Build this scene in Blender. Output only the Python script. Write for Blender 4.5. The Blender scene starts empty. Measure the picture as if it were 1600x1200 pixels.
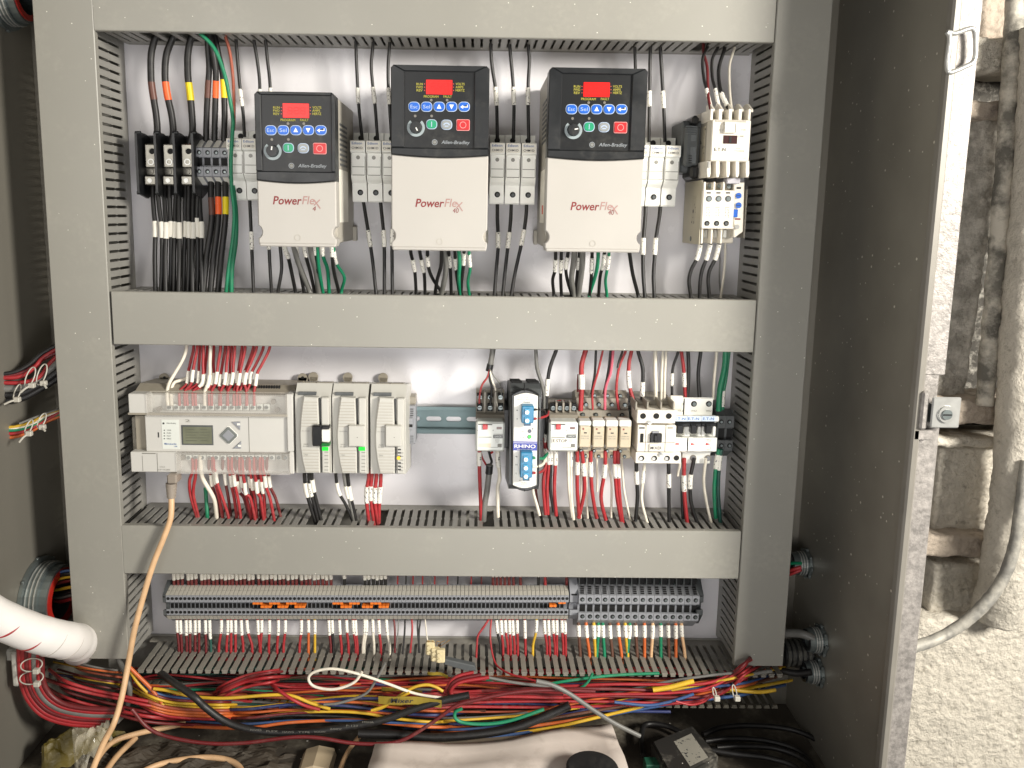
import bpy, bmesh, math, random
from mathutils import Vector
random.seed(11)
sc = bpy.context.scene
R_ = math.radians
# ------------------------------------------------------------------ camera
FPX, CX, CY, YAW, PIT, ROL, Y0 = 1256.4, 758.3, 524.9, .014, .150, .0151, 1.03
fw = Vector((math.sin(YAW)*math.cos(PIT), math.cos(YAW)*math.cos(PIT), -math.sin(PIT)))
rt = fw.cross(Vector((0, 0, 1))).normalized(); up = rt.cross(fw)
rt2 = rt*math.cos(ROL)+up*math.sin(ROL); up2 = rt2.cross(fw)
cam = bpy.data.cameras.new('camera'); co = bpy.data.objects.new('camera', cam); sc.collection.objects.link(co)
from mathutils import Matrix
co.matrix_world = Matrix(((rt2.x, up2.x, -fw.x, 0), (rt2.y, up2.y, -fw.y, 0), (rt2.z, up2.z, -fw.z, 0), (0, 0, 0, 1)))
cam.sensor_width = 36; cam.lens = FPX/1600*36; cam.shift_x = (800-CX)/1600; cam.shift_y = (CY-600)/1600
cam.clip_start = .01; cam.clip_end = 100
sc.camera = co
# ------------------------------------------------------------------ world, lamps, exposure
w = bpy.data.worlds.new('World'); sc.world = w; w.use_nodes = True
bg = w.node_tree.nodes['Background']; bg.inputs[0].default_value = (1, .98, .95, 1); bg.inputs[1].default_value = .18
sc.view_settings.view_transform = 'Standard'; sc.view_settings.look = 'None'; sc.view_settings.exposure = 0; sc.view_settings.gamma = 1
def lamp(name, loc, target, size, power, col, spread=180):
    l = bpy.data.lights.new(name, 'AREA'); l.energy = power; l.size = size; l.color = col; l.shape = 'DISK'; l.spread = R_(spread)
    o = bpy.data.objects.new(name, l); sc.collection.objects.link(o); o.location = loc
    o.rotation_euler = (Vector(target)-Vector(loc)).to_track_quat('-Z', 'Y').to_euler()
lamp('added_key_light', (.13, -.06, -.47), (-.02, 1.03, .02), .55, 1.85, (1, .975, .955), 98)  # unseen key light, added to give the low frontal light
lamp('fill_lamp', (-.60, -.45, .22), (-.25, 1.03, .24), .9, 2.2, (1, .965, .92), 100)  # unseen fill, added from the left to brighten the upper panel
lamp('added_outside_light', (1.55, -.35, .45), (.74, 1.1, .02), .5, 80, (1, .95, .86))  # unseen light, added to brighten the masonry outside

def W(px, py, d):
    a = (px-CX)/FPX; b = (py-CY)/FPX
    r = rt2*a-up2*b+fw; t = (Y0-d)/r.y
    return r.x*t, r.z*t
def P(px, py, d):
    x, z = W(px, py, d); return Vector((x, Y0-d, z))
def M(px, py, d): return abs(W(px+1, py, d)[0]-W(px, py, d)[0])   # metres per photo pixel there

# ------------------------------------------------------------------ materials
def lin(h):
    if not isinstance(h, str): return tuple(h)
    v = [int(h[i:i+2], 16)/255 for i in (1, 3, 5)]
    return tuple((c/12.92 if c <= .04045 else ((c+.055)/1.055)**2.4) for c in v)
MATS = {}
def mat(name, col, rough=.45, metal=0, var=.06, vs=30, bump=0, bs=200, dust=0, emis=0, trans=0, alpha=1, coat=0, spec=.5, cloud=0, col2=None, c2t=(.45, .6), c2s=20, print_=0, bd=.002, speck=0, speckcol='#e8e4da', specks=90, stretch=None):
    if name in MATS: return MATS[name]
    m = bpy.data.materials.new(name); m.use_nodes = True; nt = m.node_tree; N = nt.nodes; L = nt.links
    b = N['Principled BSDF']; c = lin(col)
    tc = N.new('ShaderNodeTexCoord'); src = tc.outputs['Object']
    if stretch:
        mp = N.new('ShaderNodeMapping'); mp.inputs['Scale'].default_value = stretch; L.new(src, mp.inputs[0]); src = mp.outputs[0]
    def noise(s, det=4, ro=.55):
        n = N.new('ShaderNodeTexNoise'); n.inputs['Scale'].default_value = s; n.inputs['Detail'].default_value = det; n.inputs['Roughness'].default_value = ro; L.new(src, n.inputs['Vector']); return n
    def mix(f, a, bb):
        x = N.new('ShaderNodeMix'); x.data_type = 'RGBA'
        if hasattr(f, 'links'): L.new(f, x.inputs[0])
        else: x.inputs[0].default_value = f
        for i, q in ((6, a), (7, bb)):
            if hasattr(q, 'links'): L.new(q, x.inputs[i])
            else: x.inputs[i].default_value = (*q, 1)
        return x.outputs[2]
    def ramp(f, a, bb):
        x = N.new('ShaderNodeMapRange'); x.inputs[1].default_value = a; x.inputs[2].default_value = bb; L.new(f, x.inputs[0]); return x.outputs[0]
    cur = None
    n1 = noise(vs)
    cur = mix(ramp(n1.outputs[0], .3, .7), tuple(q*(1-var) for q in c), tuple(min(1, q*(1+var)) for q in c))
    if col2 is not None:
        n2 = noise(c2s, 8, .65); cur = mix(ramp(n2.outputs[0], *c2t), cur, lin(col2))
    if print_:
        n3 = noise(print_, 1, .5); cur = mix(ramp(n3.outputs[0], .63, .66), cur, (.03, .03, .035))
    if dust:
        n4 = noise(14, 6, .7); n5 = noise(160, 2, .5)
        mm = N.new('ShaderNodeMath'); mm.operation = 'MULTIPLY'; L.new(ramp(n4.outputs[0], .5, .8), mm.inputs[0]); L.new(ramp(n5.outputs[0], .35, .75), mm.inputs[1])
        m2 = N.new('ShaderNodeMath'); m2.operation = 'MULTIPLY'; L.new(mm.outputs[0], m2.inputs[0]); m2.inputs[1].default_value = dust
        cur = mix(m2.outputs[0], cur, lin('#cfc9ba'))
    if speck:
        v = N.new('ShaderNodeTexVoronoi'); v.inputs['Scale'].default_value = specks; L.new(src, v.inputs['Vector'])
        lt = N.new('ShaderNodeMath'); lt.operation = 'LESS_THAN'; L.new(v.outputs['Distance'], lt.inputs[0])
        sp = N.new('ShaderNodeSeparateColor'); L.new(v.outputs['Color'], sp.inputs[0])
        n6 = noise(9, 3, .6)
        rad = N.new('ShaderNodeMath'); rad.operation = 'MULTIPLY'; L.new(sp.outputs[1], rad.inputs[0]); rad.inputs[1].default_value = .13; L.new(rad.outputs[0], lt.inputs[1])
        sel = N.new('ShaderNodeMath'); sel.operation = 'MULTIPLY_ADD'; L.new(n6.outputs[0], sel.inputs[0]); sel.inputs[1].default_value = .5; L.new(sp.outputs[0], sel.inputs[2])
        gt = N.new('ShaderNodeMath'); gt.operation = 'GREATER_THAN'; L.new(sel.outputs[0], gt.inputs[0]); gt.inputs[1].default_value = 1.25-speck
        mm = N.new('ShaderNodeMath'); mm.operation = 'MULTIPLY'; L.new(lt.outputs[0], mm.inputs[0]); L.new(gt.outputs[0], mm.inputs[1])
        cur = mix(mm.outputs[0], cur, lin(speckcol))
    L.new(cur, b.inputs['Base Color'])
    b.inputs['Roughness'].default_value = rough; b.inputs['Metallic'].default_value = metal
    b.inputs['Specular IOR Level'].default_value = spec
    if cloud:
        n7 = noise(cloud, 6, .6); mr = N.new('ShaderNodeMapRange'); mr.inputs[1].default_value = .3; mr.inputs[2].default_value = .7; mr.inputs[3].default_value = rough*.75; mr.inputs[4].default_value = min(1, rough*1.35); L.new(n7.outputs[0], mr.inputs[0]); L.new(mr.outputs[0], b.inputs['Roughness'])
    if coat: b.inputs['Coat Weight'].default_value = coat; b.inputs['Coat Roughness'].default_value = .12
    if bump:
        n8 = noise(bs, 8, .65); bp = N.new('ShaderNodeBump'); bp.inputs['Strength'].default_value = bump; bp.inputs['Distance'].default_value = bd; L.new(n8.outputs[0], bp.inputs['Height']); L.new(bp.outputs[0], b.inputs['Normal'])
    if emis: L.new(cur, b.inputs['Emission Color']); b.inputs['Emission Strength'].default_value = emis
    if trans:
        b.inputs['Transmission Weight'].default_value = trans; b.inputs['IOR'].default_value = 1.2
    if alpha < 1: b.inputs['Alpha'].default_value = alpha
    MATS[name] = m; return m

DUCT = mat('duct_grey', '#908e86', .38, var=.03, vs=6, cloud=5, dust=.22, speck=.34, specks=110, bump=.04, bs=300)
DUCTF = mat('duct_finger_grey', '#8b8983', .42, var=.06, vs=40, dust=.25)
PANEL = mat('panel_white', '#d8d6d9', .24, var=.02, vs=8, cloud=9, spec=.6, bump=.03, bs=60, dust=.05)
STEEL = mat('wall_steel', '#8c887e', .42, .5, var=.18, vs=5, cloud=4, stretch=(1, 1, .12), bump=.03, bs=25)
STEELR = mat('wall_steel_spattered', '#98948a', .42, .5, var=.18, vs=5, cloud=4, speck=.75, specks=85, bump=.03, bs=25)
FLANGE = mat('flange_zinc', '#85817d', .45, .25, var=.14, vs=20, col2='#aea8a3', c2t=(.36, .66), c2s=150, bump=.6, bs=120)
LIP = mat('lip_grey', '#86827a', .4, .1, var=.06)
ZINC = mat('zinc', '#7f8787', .36, .7, var=.12, vs=60, cloud=40)
BRIGHT = mat('bright_metal', '#c4c4c0', .28, .55, var=.1, vs=80)
RAIL = mat('rail_steel', '#6f8284', .48, .45, var=.1, vs=25, cloud=12)
ALU = mat('lug_aluminium', '#96938a', .33, .8, var=.12, vs=60, cloud=60)
BLK = mat('black_plastic', '#17181a', .35, var=.15, dust=.10)
BLKG = mat('black_gloss', '#1b1d1f', .36, var=.1, dust=.16, cloud=30, vs=20)
KEYP = mat('keypad_black', '#101214', .38, var=.2, dust=.10, vs=20)
DRV = mat('drive_beige', '#b1ada6', .42, var=.02, vs=12, dust=.05, cloud=10)
DRVS = mat('drive_side_beige', '#aca79c', .5, var=.03)
FUSE = mat('fuse_white', '#f0f0ea', .38, var=.02, dust=.02)
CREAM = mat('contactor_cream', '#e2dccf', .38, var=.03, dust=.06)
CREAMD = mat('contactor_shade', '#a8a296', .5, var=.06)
TAUPE = mat('relay_socket_taupe', '#8f897d', .45, var=.05, dust=.15)
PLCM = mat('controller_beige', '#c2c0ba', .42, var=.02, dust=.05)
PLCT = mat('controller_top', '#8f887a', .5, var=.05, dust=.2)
MODM = mat('module_beige', '#bcbab2', .42, var=.03, dust=.05)
GREYP = mat('grey_plastic', '#8b8d92', .4, var=.05, dust=.12)
GREYD = mat('dark_grey_plastic', '#4e5152', .42, var=.08, dust=.15)
TAN = mat('relay_tan', '#b9ac93', .35, var=.04)
RELW = mat('relay_pale', '#d6d9d2', .3, var=.03)
WHT = mat('white_plastic', '#e6e4dc', .4, var=.03)
SLV = mat('marker_white', '#e9e6dc', .45, var=.04, print_=520)
SLVP = mat('marker_plain', '#e6e2d6', .45, var=.05)
PRT = mat('print_grey', '#77756d', .5); PRTD = mat('print_dark', '#2b2b2c', .5); PRTB = mat('print_blue', '#3c5f9c', .5)
PRTR = mat('print_maroon', '#7c2626', .5); PRTP = mat('print_pale_red', '#a3807a', .5); PRTY = mat('print_yellow', '#a8a03c', .5); PRTS = mat('print_silver', '#8d9296', .4)
RED = mat('button_red', '#b92a2e', .35, var=.05); GRN = mat('button_green', '#239068', .35); BLU = mat('button_blue', '#1d5fc0', .35, var=.05); GRY = mat('button_grey', '#8c8f8f', .35)
RIM = mat('button_rim', '#a9b9cf', .4); RIMR = mat('red_rim', '#d98f8c', .4)
DISP = mat('display_red', '#d81c19', .3, emis=.45, var=.1, vs=60)
LCD = mat('lcd_green_grey', '#6f715f', .12, var=.25, vs=25, spec=.7)
LEDG = mat('led_green', '#1fd035', .3, emis=.7); LEDY = mat('led_amber', '#eeb420', .3, emis=.5); LEDO = mat('led_off', '#77736c', .35)
TEAL = mat('connector_blue', '#2878a0', .35, var=.08); BANDB = mat('band_blue', '#33409a', .4)
JMP = mat('jumper_orange', '#e07626', .4, var=.1)
CLEAR = mat('clear_cover', '#e6e2da', .12, trans=.0, alpha=.17, var=.05, spec=.8)
HOLE = mat('hole_black', '#060606', .7)
TAPE = {k: mat('tape_'+k, v, .45, var=.05) for k, v in dict(brown='#5f3b30', orange='#f2622a', yellow='#e8cf16').items()}
CW = {}
for k, v in dict(black='#191818', red='#9c252a', darkred='#651a1d', white='#ddd6c6', green='#117a55', grey='#6d6c68', orange='#c2602c', yellow='#c9a22a', blue='#34517f', brown='#5a3a2c', beige='#d3ad84', pink='#c4586a', darkgreen='#1d4f45', rust='#9a4a34', navy='#27305c').items():
    CW[k] = mat('wire_'+k, v, .46, var=.16, vs=35, dust=.07 if k == 'black' else .22)

# ------------------------------------------------------------------ mesh helpers
class MB:
    def __init__(s): s.v = []; s.f = []; s.m = []; s.s = []; s.mats = []
    def mi(s, m):
        if m not in s.mats: s.mats.append(m)
        return s.mats.index(m)
    def add(s, vs, fs, m, smooth=False):
        o = len(s.v); s.v += [Vector(q) for q in vs]; k = s.mi(m)
        for f in fs: s.f.append([i+o for i in f]); s.m.append(k); s.s.append(smooth)
        return s
    def box(s, x0, x1, y0, y1, z0, z1, m, c=0):
        if x0 > x1: x0, x1 = x1, x0
        if y0 > y1: y0, y1 = y1, y0
        if z0 > z1: z0, z1 = z1, z0
        c = min(c, (x1-x0)*.45, (y1-y0)*.45, (z1-z0)*.45)
        if c <= 0:
            vs = [(x, y, z) for x in (x0, x1) for y in (y0, y1) for z in (z0, z1)]
            return s.add(vs, [(0, 1, 3, 2), (4, 6, 7, 5), (0, 4, 5, 1), (2, 3, 7, 6), (0, 2, 6, 4), (1, 5, 7, 3)], m)
        cx, cy, cz = (x0+x1)/2, (y0+y1)/2, (z0+z1)/2; hx, hy, hz = (x1-x0)/2, (y1-y0)/2, (z1-z0)/2
        vs = []; idx = {}
        for a in (-1, 1):
            for b in (-1, 1):
                for g in (-1, 1):
                    for ax in range(3):
                        q = [a*(hx-c), b*(hy-c), g*(hz-c)]; q[ax] = (a*hx, b*hy, g*hz)[ax]
                        idx[(a, b, g, ax)] = len(vs); vs.append((cx+q[0], cy+q[1], cz+q[2]))
        fs = []
        o4 = [(-1, -1), (-1, 1), (1, 1), (1, -1)]
        for t in (-1, 1):
            fs.append([idx[(t, p, q, 0)] for p, q in o4]); fs.append([idx[(p, t, q, 1)] for p, q in o4]); fs.append([idx[(p, q, t, 2)] for p, q in o4])
        for p in (-1, 1):
            for q in (-1, 1):
                fs.append([idx[(-1, p, q, 1)], idx[(1, p, q, 1)], idx[(1, p, q, 2)], idx[(-1, p, q, 2)]])
                fs.append([idx[(p, -1, q, 0)], idx[(p, 1, q, 0)], idx[(p, 1, q, 2)], idx[(p, -1, q, 2)]])
                fs.append([idx[(p, q, -1, 0)], idx[(p, q, 1, 0)], idx[(p, q, 1, 1)], idx[(p, q, -1, 1)]])
                for g in (-1, 1): fs.append([idx[(p, q, g, 0)], idx[(p, q, g, 1)], idx[(p, q, g, 2)]])
        return s.add(vs, fs, m)
    def pb(s, px0, py0, px1, py1, d1, d0, m, c=0):       # box whose front face spans these photo pixels at distance d1 from the panel
        xm, ym = (px0+px1)/2, (py0+py1)/2
        return s.box(W(px0, ym, d1)[0], W(px1, ym, d1)[0], Y0-d1, Y0-d0, W(xm, py1, d1)[1], W(xm, py0, d1)[1], m, c)
    def prism(s, poly, ya, yb, m, c=0, smooth=False):    # poly in (x,z); ya = front (towards the camera)
        n = len(poly); A = [Vector((p[0], p[1])) for p in poly]
        ar = sum(A[i].x*A[(i+1) % n].y-A[(i+1) % n].x*A[i].y for i in range(n))
        if ar < 0: A.reverse()
        if c:
            I = []
            for i in range(n):
                e1 = (A[i]-A[i-1]).normalized(); e2 = (A[(i+1) % n]-A[i]).normalized()
                nn = Vector((-(e1.y+e2.y), e1.x+e2.x)); l = nn.length
                nn = nn/l if l > 1e-6 else Vector((-e1.y, e1.x)); k = 1/max(.5, nn.dot(Vector((-e1.y, e1.x))))
                I.append(A[i]+nn*c*k)
            rings = [[(p.x, ya, p.y) for p in I], [(p.x, ya+c, p.y) for p in A], [(p.x, yb, p.y) for p in A]]
        else: rings = [[(p.x, ya, p.y) for p in A], [(p.x, yb, p.y) for p in A]]
        vs = [q for r in rings for q in r]; fs = []
        for k in range(len(rings)-1):
            for i in range(n): fs.append([k*n+i, k*n+(i+1) % n, (k+1)*n+(i+1) % n, (k+1)*n+i])
        s.add(vs, fs, m, smooth)
        o = len(s.v); s.add(rings[0], [list(range(n))], m); s.add(rings[-1], [list(range(n))], m)
        return s
    def prof(s, poly, xa, xb, m):                        # poly in (y,z) run along x
        n = len(poly); vs = [(xa, p[0], p[1]) for p in poly]+[(xb, p[0], p[1]) for p in poly]
        fs = [[i, (i+1) % n, n+(i+1) % n, n+i] for i in range(n)]+[list(range(n)), list(range(n, 2*n))]
        return s.add(vs, fs, m)
    def cyl(s, c, ax, r, h, m, n=16, r2=None, smooth=True, rx=1):   # c = centre of the first cap
        c = Vector(c); ax = Vector(ax).normalized(); r2 = r if r2 is None else r2
        u = ax.cross(Vector((0, 0, 1)) if abs(ax.z) < .9 else Vector((1, 0, 0))).normalized(); v = ax.cross(u)
        A = [c+(u*math.cos(2*math.pi*i/n)*rx+v*math.sin(2*math.pi*i/n))*r for i in range(n)]
        B = [c+ax*h+(u*math.cos(2*math.pi*i/n)*rx+v*math.sin(2*math.pi*i/n))*r2 for i in range(n)]
        s.add(A+B, [[i, (i+1) % n, n+(i+1) % n, n+i] for i in range(n)], m, smooth)
        s.add(A, [list(range(n))], m); s.add(B, [list(range(n))], m); return s
    def pc(s, px, py, d, rpx, h, m, n=16, r2=None):      # round boss standing on depth d, towards the camera by h
        p = P(px, py, d); k = M(px, py, d); return s.cyl(p, (0, -1, 0), rpx*k, h, m, n, None if r2 is None else r2*k)
    def ring(s, c, ax, r0, r1, h, m, n=24, a0=0, a1=None):
        c = Vector(c); ax = Vector(ax).normalized(); u = ax.cross(Vector((0, 0, 1)) if abs(ax.z) < .9 else Vector((1, 0, 0))).normalized(); v = ax.cross(u)
        full = a1 is None; a1 = a0+2*math.pi if full else a1; k = n if full else n+1; vs = []
        for i in range(k):
            a = a0+(a1-a0)*i/n; e = u*math.cos(a)+v*math.sin(a)
            vs += [c+e*r0, c+e*r1, c+e*r1+ax*h, c+e*r0+ax*h]
        fs = []
        for i in range(n):
            j = (i+1) % k
            for q in range(4): fs.append([i*4+q, i*4+(q+1) % 4, j*4+(q+1) % 4, j*4+q])
        if not full: fs += [[0, 1, 2, 3], [(k-1)*4+q for q in range(4)]]
        return s.add(vs, fs, m)
    def tube(s, pts, r, m, n=8, cap=True, rr=None):
        pts = [Vector(p) for p in pts]; k = len(pts)
        if k < 2: return s
        T = [(pts[min(i+1, k-1)]-pts[max(i-1, 0)]).normalized() for i in range(k)]
        u = T[0].cross(Vector((0, 1, 0)));
        if u.length < .1: u = T[0].cross(Vector((0, 0, 1)))
        u.normalize(); vs = []
        for i in range(k):
            u = (u-T[i]*u.dot(T[i])).normalized(); v = T[i].cross(u); q = rr[i] if rr else r
            vs += [pts[i]+(u*math.cos(2*math.pi*j/n)+v*math.sin(2*math.pi*j/n))*q for j in range(n)]
        fs = [[i*n+j, i*n+(j+1) % n, (i+1)*n+(j+1) % n, (i+1)*n+j] for i in range(k-1) for j in range(n)]
        s.add(vs, fs, m, True)
        if cap: s.add(vs[:n], [list(range(n))], m); s.add(vs[-n:], [list(range(n))], m)
        return s
    def build(s, name, parent=None, org=None):
        org = Vector(org) if org is not None else (Vector(parent['org']) if parent else (s.v[0].copy() if s.v else Vector()))
        me = bpy.data.meshes.new(name); me.from_pydata([v-org for v in s.v], [], s.f)
        for m in s.mats: me.materials.append(m)
        me.polygons.foreach_set('material_index', s.m); me.polygons.foreach_set('use_smooth', s.s)
        bm = bmesh.new(); bm.from_mesh(me); bmesh.ops.recalc_face_normals(bm, faces=bm.faces); bm.to_mesh(me); bm.free(); me.update()
        o = bpy.data.objects.new(name, me); sc.collection.objects.link(o)
        if parent: o.parent = parent; o['org'] = parent['org']
        if not parent: o.location = org
        return o
def tag(o, label=None, cat=None, group=None, kind=None):
    if label: o['label'] = label
    if cat: o['category'] = cat
    if group: o['group'] = group
    if kind: o['kind'] = kind
    return o
ORG = {}
def thing(name, org, label, cat, group=None):
    o = bpy.data.objects.new(name, None); sc.collection.objects.link(o); o.location = org; o.empty_display_size = .01
    o['org'] = tuple(org); ORG[o.name] = o
    return tag(o, label, cat, group)
def copytree(o, delta, label=None, parent=None):
    c = o.copy(); sc.collection.objects.link(c); c.parent = parent
    if parent is None: c.location = Vector(o.location)+Vector(delta)
    for ch in list(o.children): copytree(ch, delta, None, c)
    if label: c['label'] = label
    if parent is None and 'org' in c.keys(): c['org'] = tuple(c.location)
    return c
TXT = {}
def text(s, cx, cy, cz, h, m, parent, width=None, shear=0, name='lettering', thick=0, dep=.00012, align='CENTER', name_=None):
    key = (s, shear, thick)
    if key not in TXT:
        cu = bpy.data.curves.new('t', 'FONT'); cu.body = s; cu.align_x = 'CENTER'; cu.align_y = 'CENTER'; cu.shear = shear; cu.offset = thick; cu.resolution_u = 3; cu.extrude = .0
        ob = bpy.data.objects.new('t', cu); sc.collection.objects.link(ob); bpy.context.view_layer.update()
        me = bpy.data.meshes.new_from_object(ob); sc.collection.objects.unlink(ob); bpy.data.objects.remove(ob)
        vs = [v.co.copy() for v in me.vertices]; fs = [list(p.vertices) for p in me.polygons]; bpy.data.meshes.remove(me)
        xs = [v.x for v in vs]; ys = [v.y for v in vs]
        TXT[key] = (vs, fs, min(xs), max(xs), min(ys), max(ys))
    vs, fs, xa, xb, ya, yb = TXT[key]
    sz = h/max(yb-ya, .01); sx = (width/(xb-xa)) if width else sz
    b = MB(); b.add([(cx+(v.x-(xa+xb)/2)*sx, cy, cz+(v.y-(ya+yb)/2)*sz) for v in vs], fs, m)
    return b.build(name, parent)
def ptext(s, px, py, d, hpx, wpx, m, parent, **k):
    p = P(px, py, d); q = M(px, py, d); return text(s, p.x, p.y, p.z, hpx*q, m, parent, width=wpx*q, **k)
def spline(pts, step=8):
    pts = [Vector(p) for p in pts]; out = []
    Q = [pts[0]*2-pts[1]]+pts+[pts[-1]*2-pts[-2]]
    for i in range(1, len(Q)-2):
        p0, p1, p2, p3 = Q[i-1:i+3]
        for k in range(step):
            t = k/step; out.append(.5*((2*p1)+(p2-p0)*t+(2*p0-5*p1+4*p2-p3)*t*t+(3*p1-p0-3*p2+p3)*t**3))
    out.append(pts[-1]); return out
O1 = 'first second third fourth fifth sixth seventh eighth ninth tenth eleventh twelfth thirteenth fourteenth fifteenth sixteenth seventeenth eighteenth nineteenth'.split()
def nth(n):
    if n < 20: return O1[n-1]
    t, u = divmod(n, 10); T = ['', '', 'twent', 'thirt', 'fort', 'fift', 'sixt', 'sevent', 'eight', 'ninet']
    if n >= 100: return 'hundredth' if n == 100 else 'hundred and '+nth(n-100)
    return T[t]+'ieth' if u == 0 else T[t]+'y-'+O1[u-1]
def wire(pts, rpx, col, label, group=None, slv=(), tape=None, cat='wire', name='wire', n=7, step=6, slmat=None, k=1.28):
    q = spline([Vector(p) for p in pts], step)                # splined in photo-pixel / depth space, then put in the world
    W3 = [P(*p) for p in q]; m = len(q)//2; r = rpx*M(q[m].x, q[m].y, q[m].z)
    o = MB().tube(W3, r, CW[col] if isinstance(col, str) else col, n).build(name); o['org'] = tuple(o.location)
    tag(o, label, cat, group)
    for a, b in slv:
        S = [P(*p) for p in q if a <= p.y <= b]
        ins = [(a, 1), (b, -1)]
        for yy, sg in ins:                                    # exact end points
            for i in range(len(q)-1):
                y0, y1 = q[i].y, q[i+1].y
                if (y0-yy)*(y1-yy) <= 0 and y0 != y1:
                    e = P(*(q[i].lerp(q[i+1], (yy-y0)/(y1-y0))))
                    if not S: S = [e]
                    elif (y1 > y0) == (sg == 1): S.insert(0, e)
                    else: S.append(e)
                    break
        if len(S) > 1:
            S = [S[0]]+[S[i] for i in range(1, len(S)) if (S[i]-S[i-1]).length > .0004]
        if len(S) > 1: MB().tube(S, r*k, tape or slmat or SLV, n+1).build('tape_band' if tape else 'marker_sleeve', o)
    return o

# ================================================================== STRUCTURE: enclosure, panel, ducts
X0, X1, X2, X3 = -.4956, -.4298, .3356, .398
Z1, Z2T, Z2B, Z3T, Z3B, Z4T, ZB, DD = .1966, -.0955, -.1585, -.3833, -.4456, -.5725, -.5597, .0843
XL, XR, YF = -.560, .455, .81
ZF = -.690; ZTOP = .34
pan = MB().box(X0+.004, X3-.004, Y0, Y0+.003, -.61, ZTOP-.03, PANEL).build('mounting_panel')
tag(pan, 'white painted steel back panel carrying the grey ducts and the devices', 'panel')
en = thing('enclosure', (0, Y0+.02, ZF), 'open steel enclosure with dark inner walls round the white back panel', 'enclosure')
b = MB(); b.box(XL-.012, XR+.012, Y0+.03, Y0+.034, ZF-.01, ZTOP+.01, STEEL); b.build('back_wall', en)
b = MB(); b.box(XL-.003, XL, .62, Y0+.03, ZF, ZTOP, STEEL); b.build('left_wall', en)
b = MB(); b.box(XR, XR+.003, YF, Y0+.03, ZF, ZTOP, STEELR); b.build('right_wall', en)
b = MB(); b.box(XL, XR, YF-.02, Y0+.03, ZTOP, ZTOP+.003, STEEL); b.build('top_wall', en)
FLOORM = mat('floor_dirty', '#4a443c', .65, .1, var=.35, vs=9, col2='#6d6659', c2t=(.5, .66), c2s=14, dust=.5, bump=.25, bs=60, speck=.4)
b = MB(); b.box(XL, XR, .70, Y0+.03, ZF-.003, ZF, FLOORM); b.build('floor_plate', en)
b = MB(); b.box(XL, XR, .697, .70, ZF-.003, ZF+.02, STEEL); b.build('front_lip', en)
# right edge: cream lip, returned flange, inner rolled corner
b = MB(); b.box(XR-.003, XR+.006, YF-.012, YF-.0002, ZF-.05, ZTOP+.02, LIP, .002); b.build('door_lip', en)
FL = MB(); FL.box(XR+.0062, XR+.030, YF-.004, YF+.003, ZF-.05, W(1450, 655, .22)[1]+.0, FLANGE, .001)
FL.box(XR+.0062, XR+.030, YF-.004, YF+.003, W(1450, 585, .22)[1], ZTOP+.02, FLANGE, .001)
FL.box(XR+.0062, XR+.024, YF-.003, YF+.002, W(1450, 657, .22)[1], W(1450, 583, .22)[1], FLANGE); FL.build('flange', en)
b = MB(); b.box(XR+.003, XR+.005, YF+.003, Y0+.03, ZF-.05, ZTOP+.02, FLANGE); b.build('outer_skin', en)
# a flattened hoop on the flange near the top
hp = [(1480, 50), (1484, 60), (1480, 95), (1482, 112), (1492, 111), (1508, 104), (1520, 97), (1524, 84), (1524, 55), (1520, 45), (1510, 46), (1493, 52)]
hs = [P(x, y, Y0-YF+.012) for x, y in hp]; hs.append(hs[0])
b = MB(); b.tube(spline(hs, 5), .0024, BRIGHT, 8); b.build('latch_hoop', en)
b = MB(); b.pb(1481, 60, 1497, 108, Y0-YF+.008, Y0-YF+.002, FLANGE, .002); b.build('hoop_plate', en)
# clamp tab with screw in the flange gap
cl = MB(); cl.pb(1456, 621, 1501, 669, Y0-YF+.02, Y0-YF+.017, BRIGHT, .0012); cl = cl.build('clamp_tab', en)
cc = P(1479, 647, Y0-YF+.020)
c2 = MB(); c2.ring(cc, (0, -1, 0), .005, .0088, .002, BRIGHT, 20); c2.build('screw_collar', cl)
c2 = MB(); c2.cyl(cc+Vector((-.001, 0, 0)), (0, -1, 0), .0052, .0035, ZINC, 16); c2.box(cc.x-.0052, cc.x+.0032, cc.y-.0042, cc.y-.0034, cc.z-.0007, cc.z+.0007, HOLE); c2.build('screw', cl)
b = MB(); b.pb(1440, 612, 1452, 672, Y0-YF+.016, Y0-YF+.004, FLANGE, .002); b.cyl(P(1452, 645, Y0-YF+.010), (1, 0, 0), .010, .006, ZINC, 16); b.build('clamp_block', en)
b = MB(); b.pb(1428, 672, 1458, 688, Y0-YF+.012, Y0-YF+.003, FLANGE, .001); b.build('clamp_foot', en)

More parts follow.
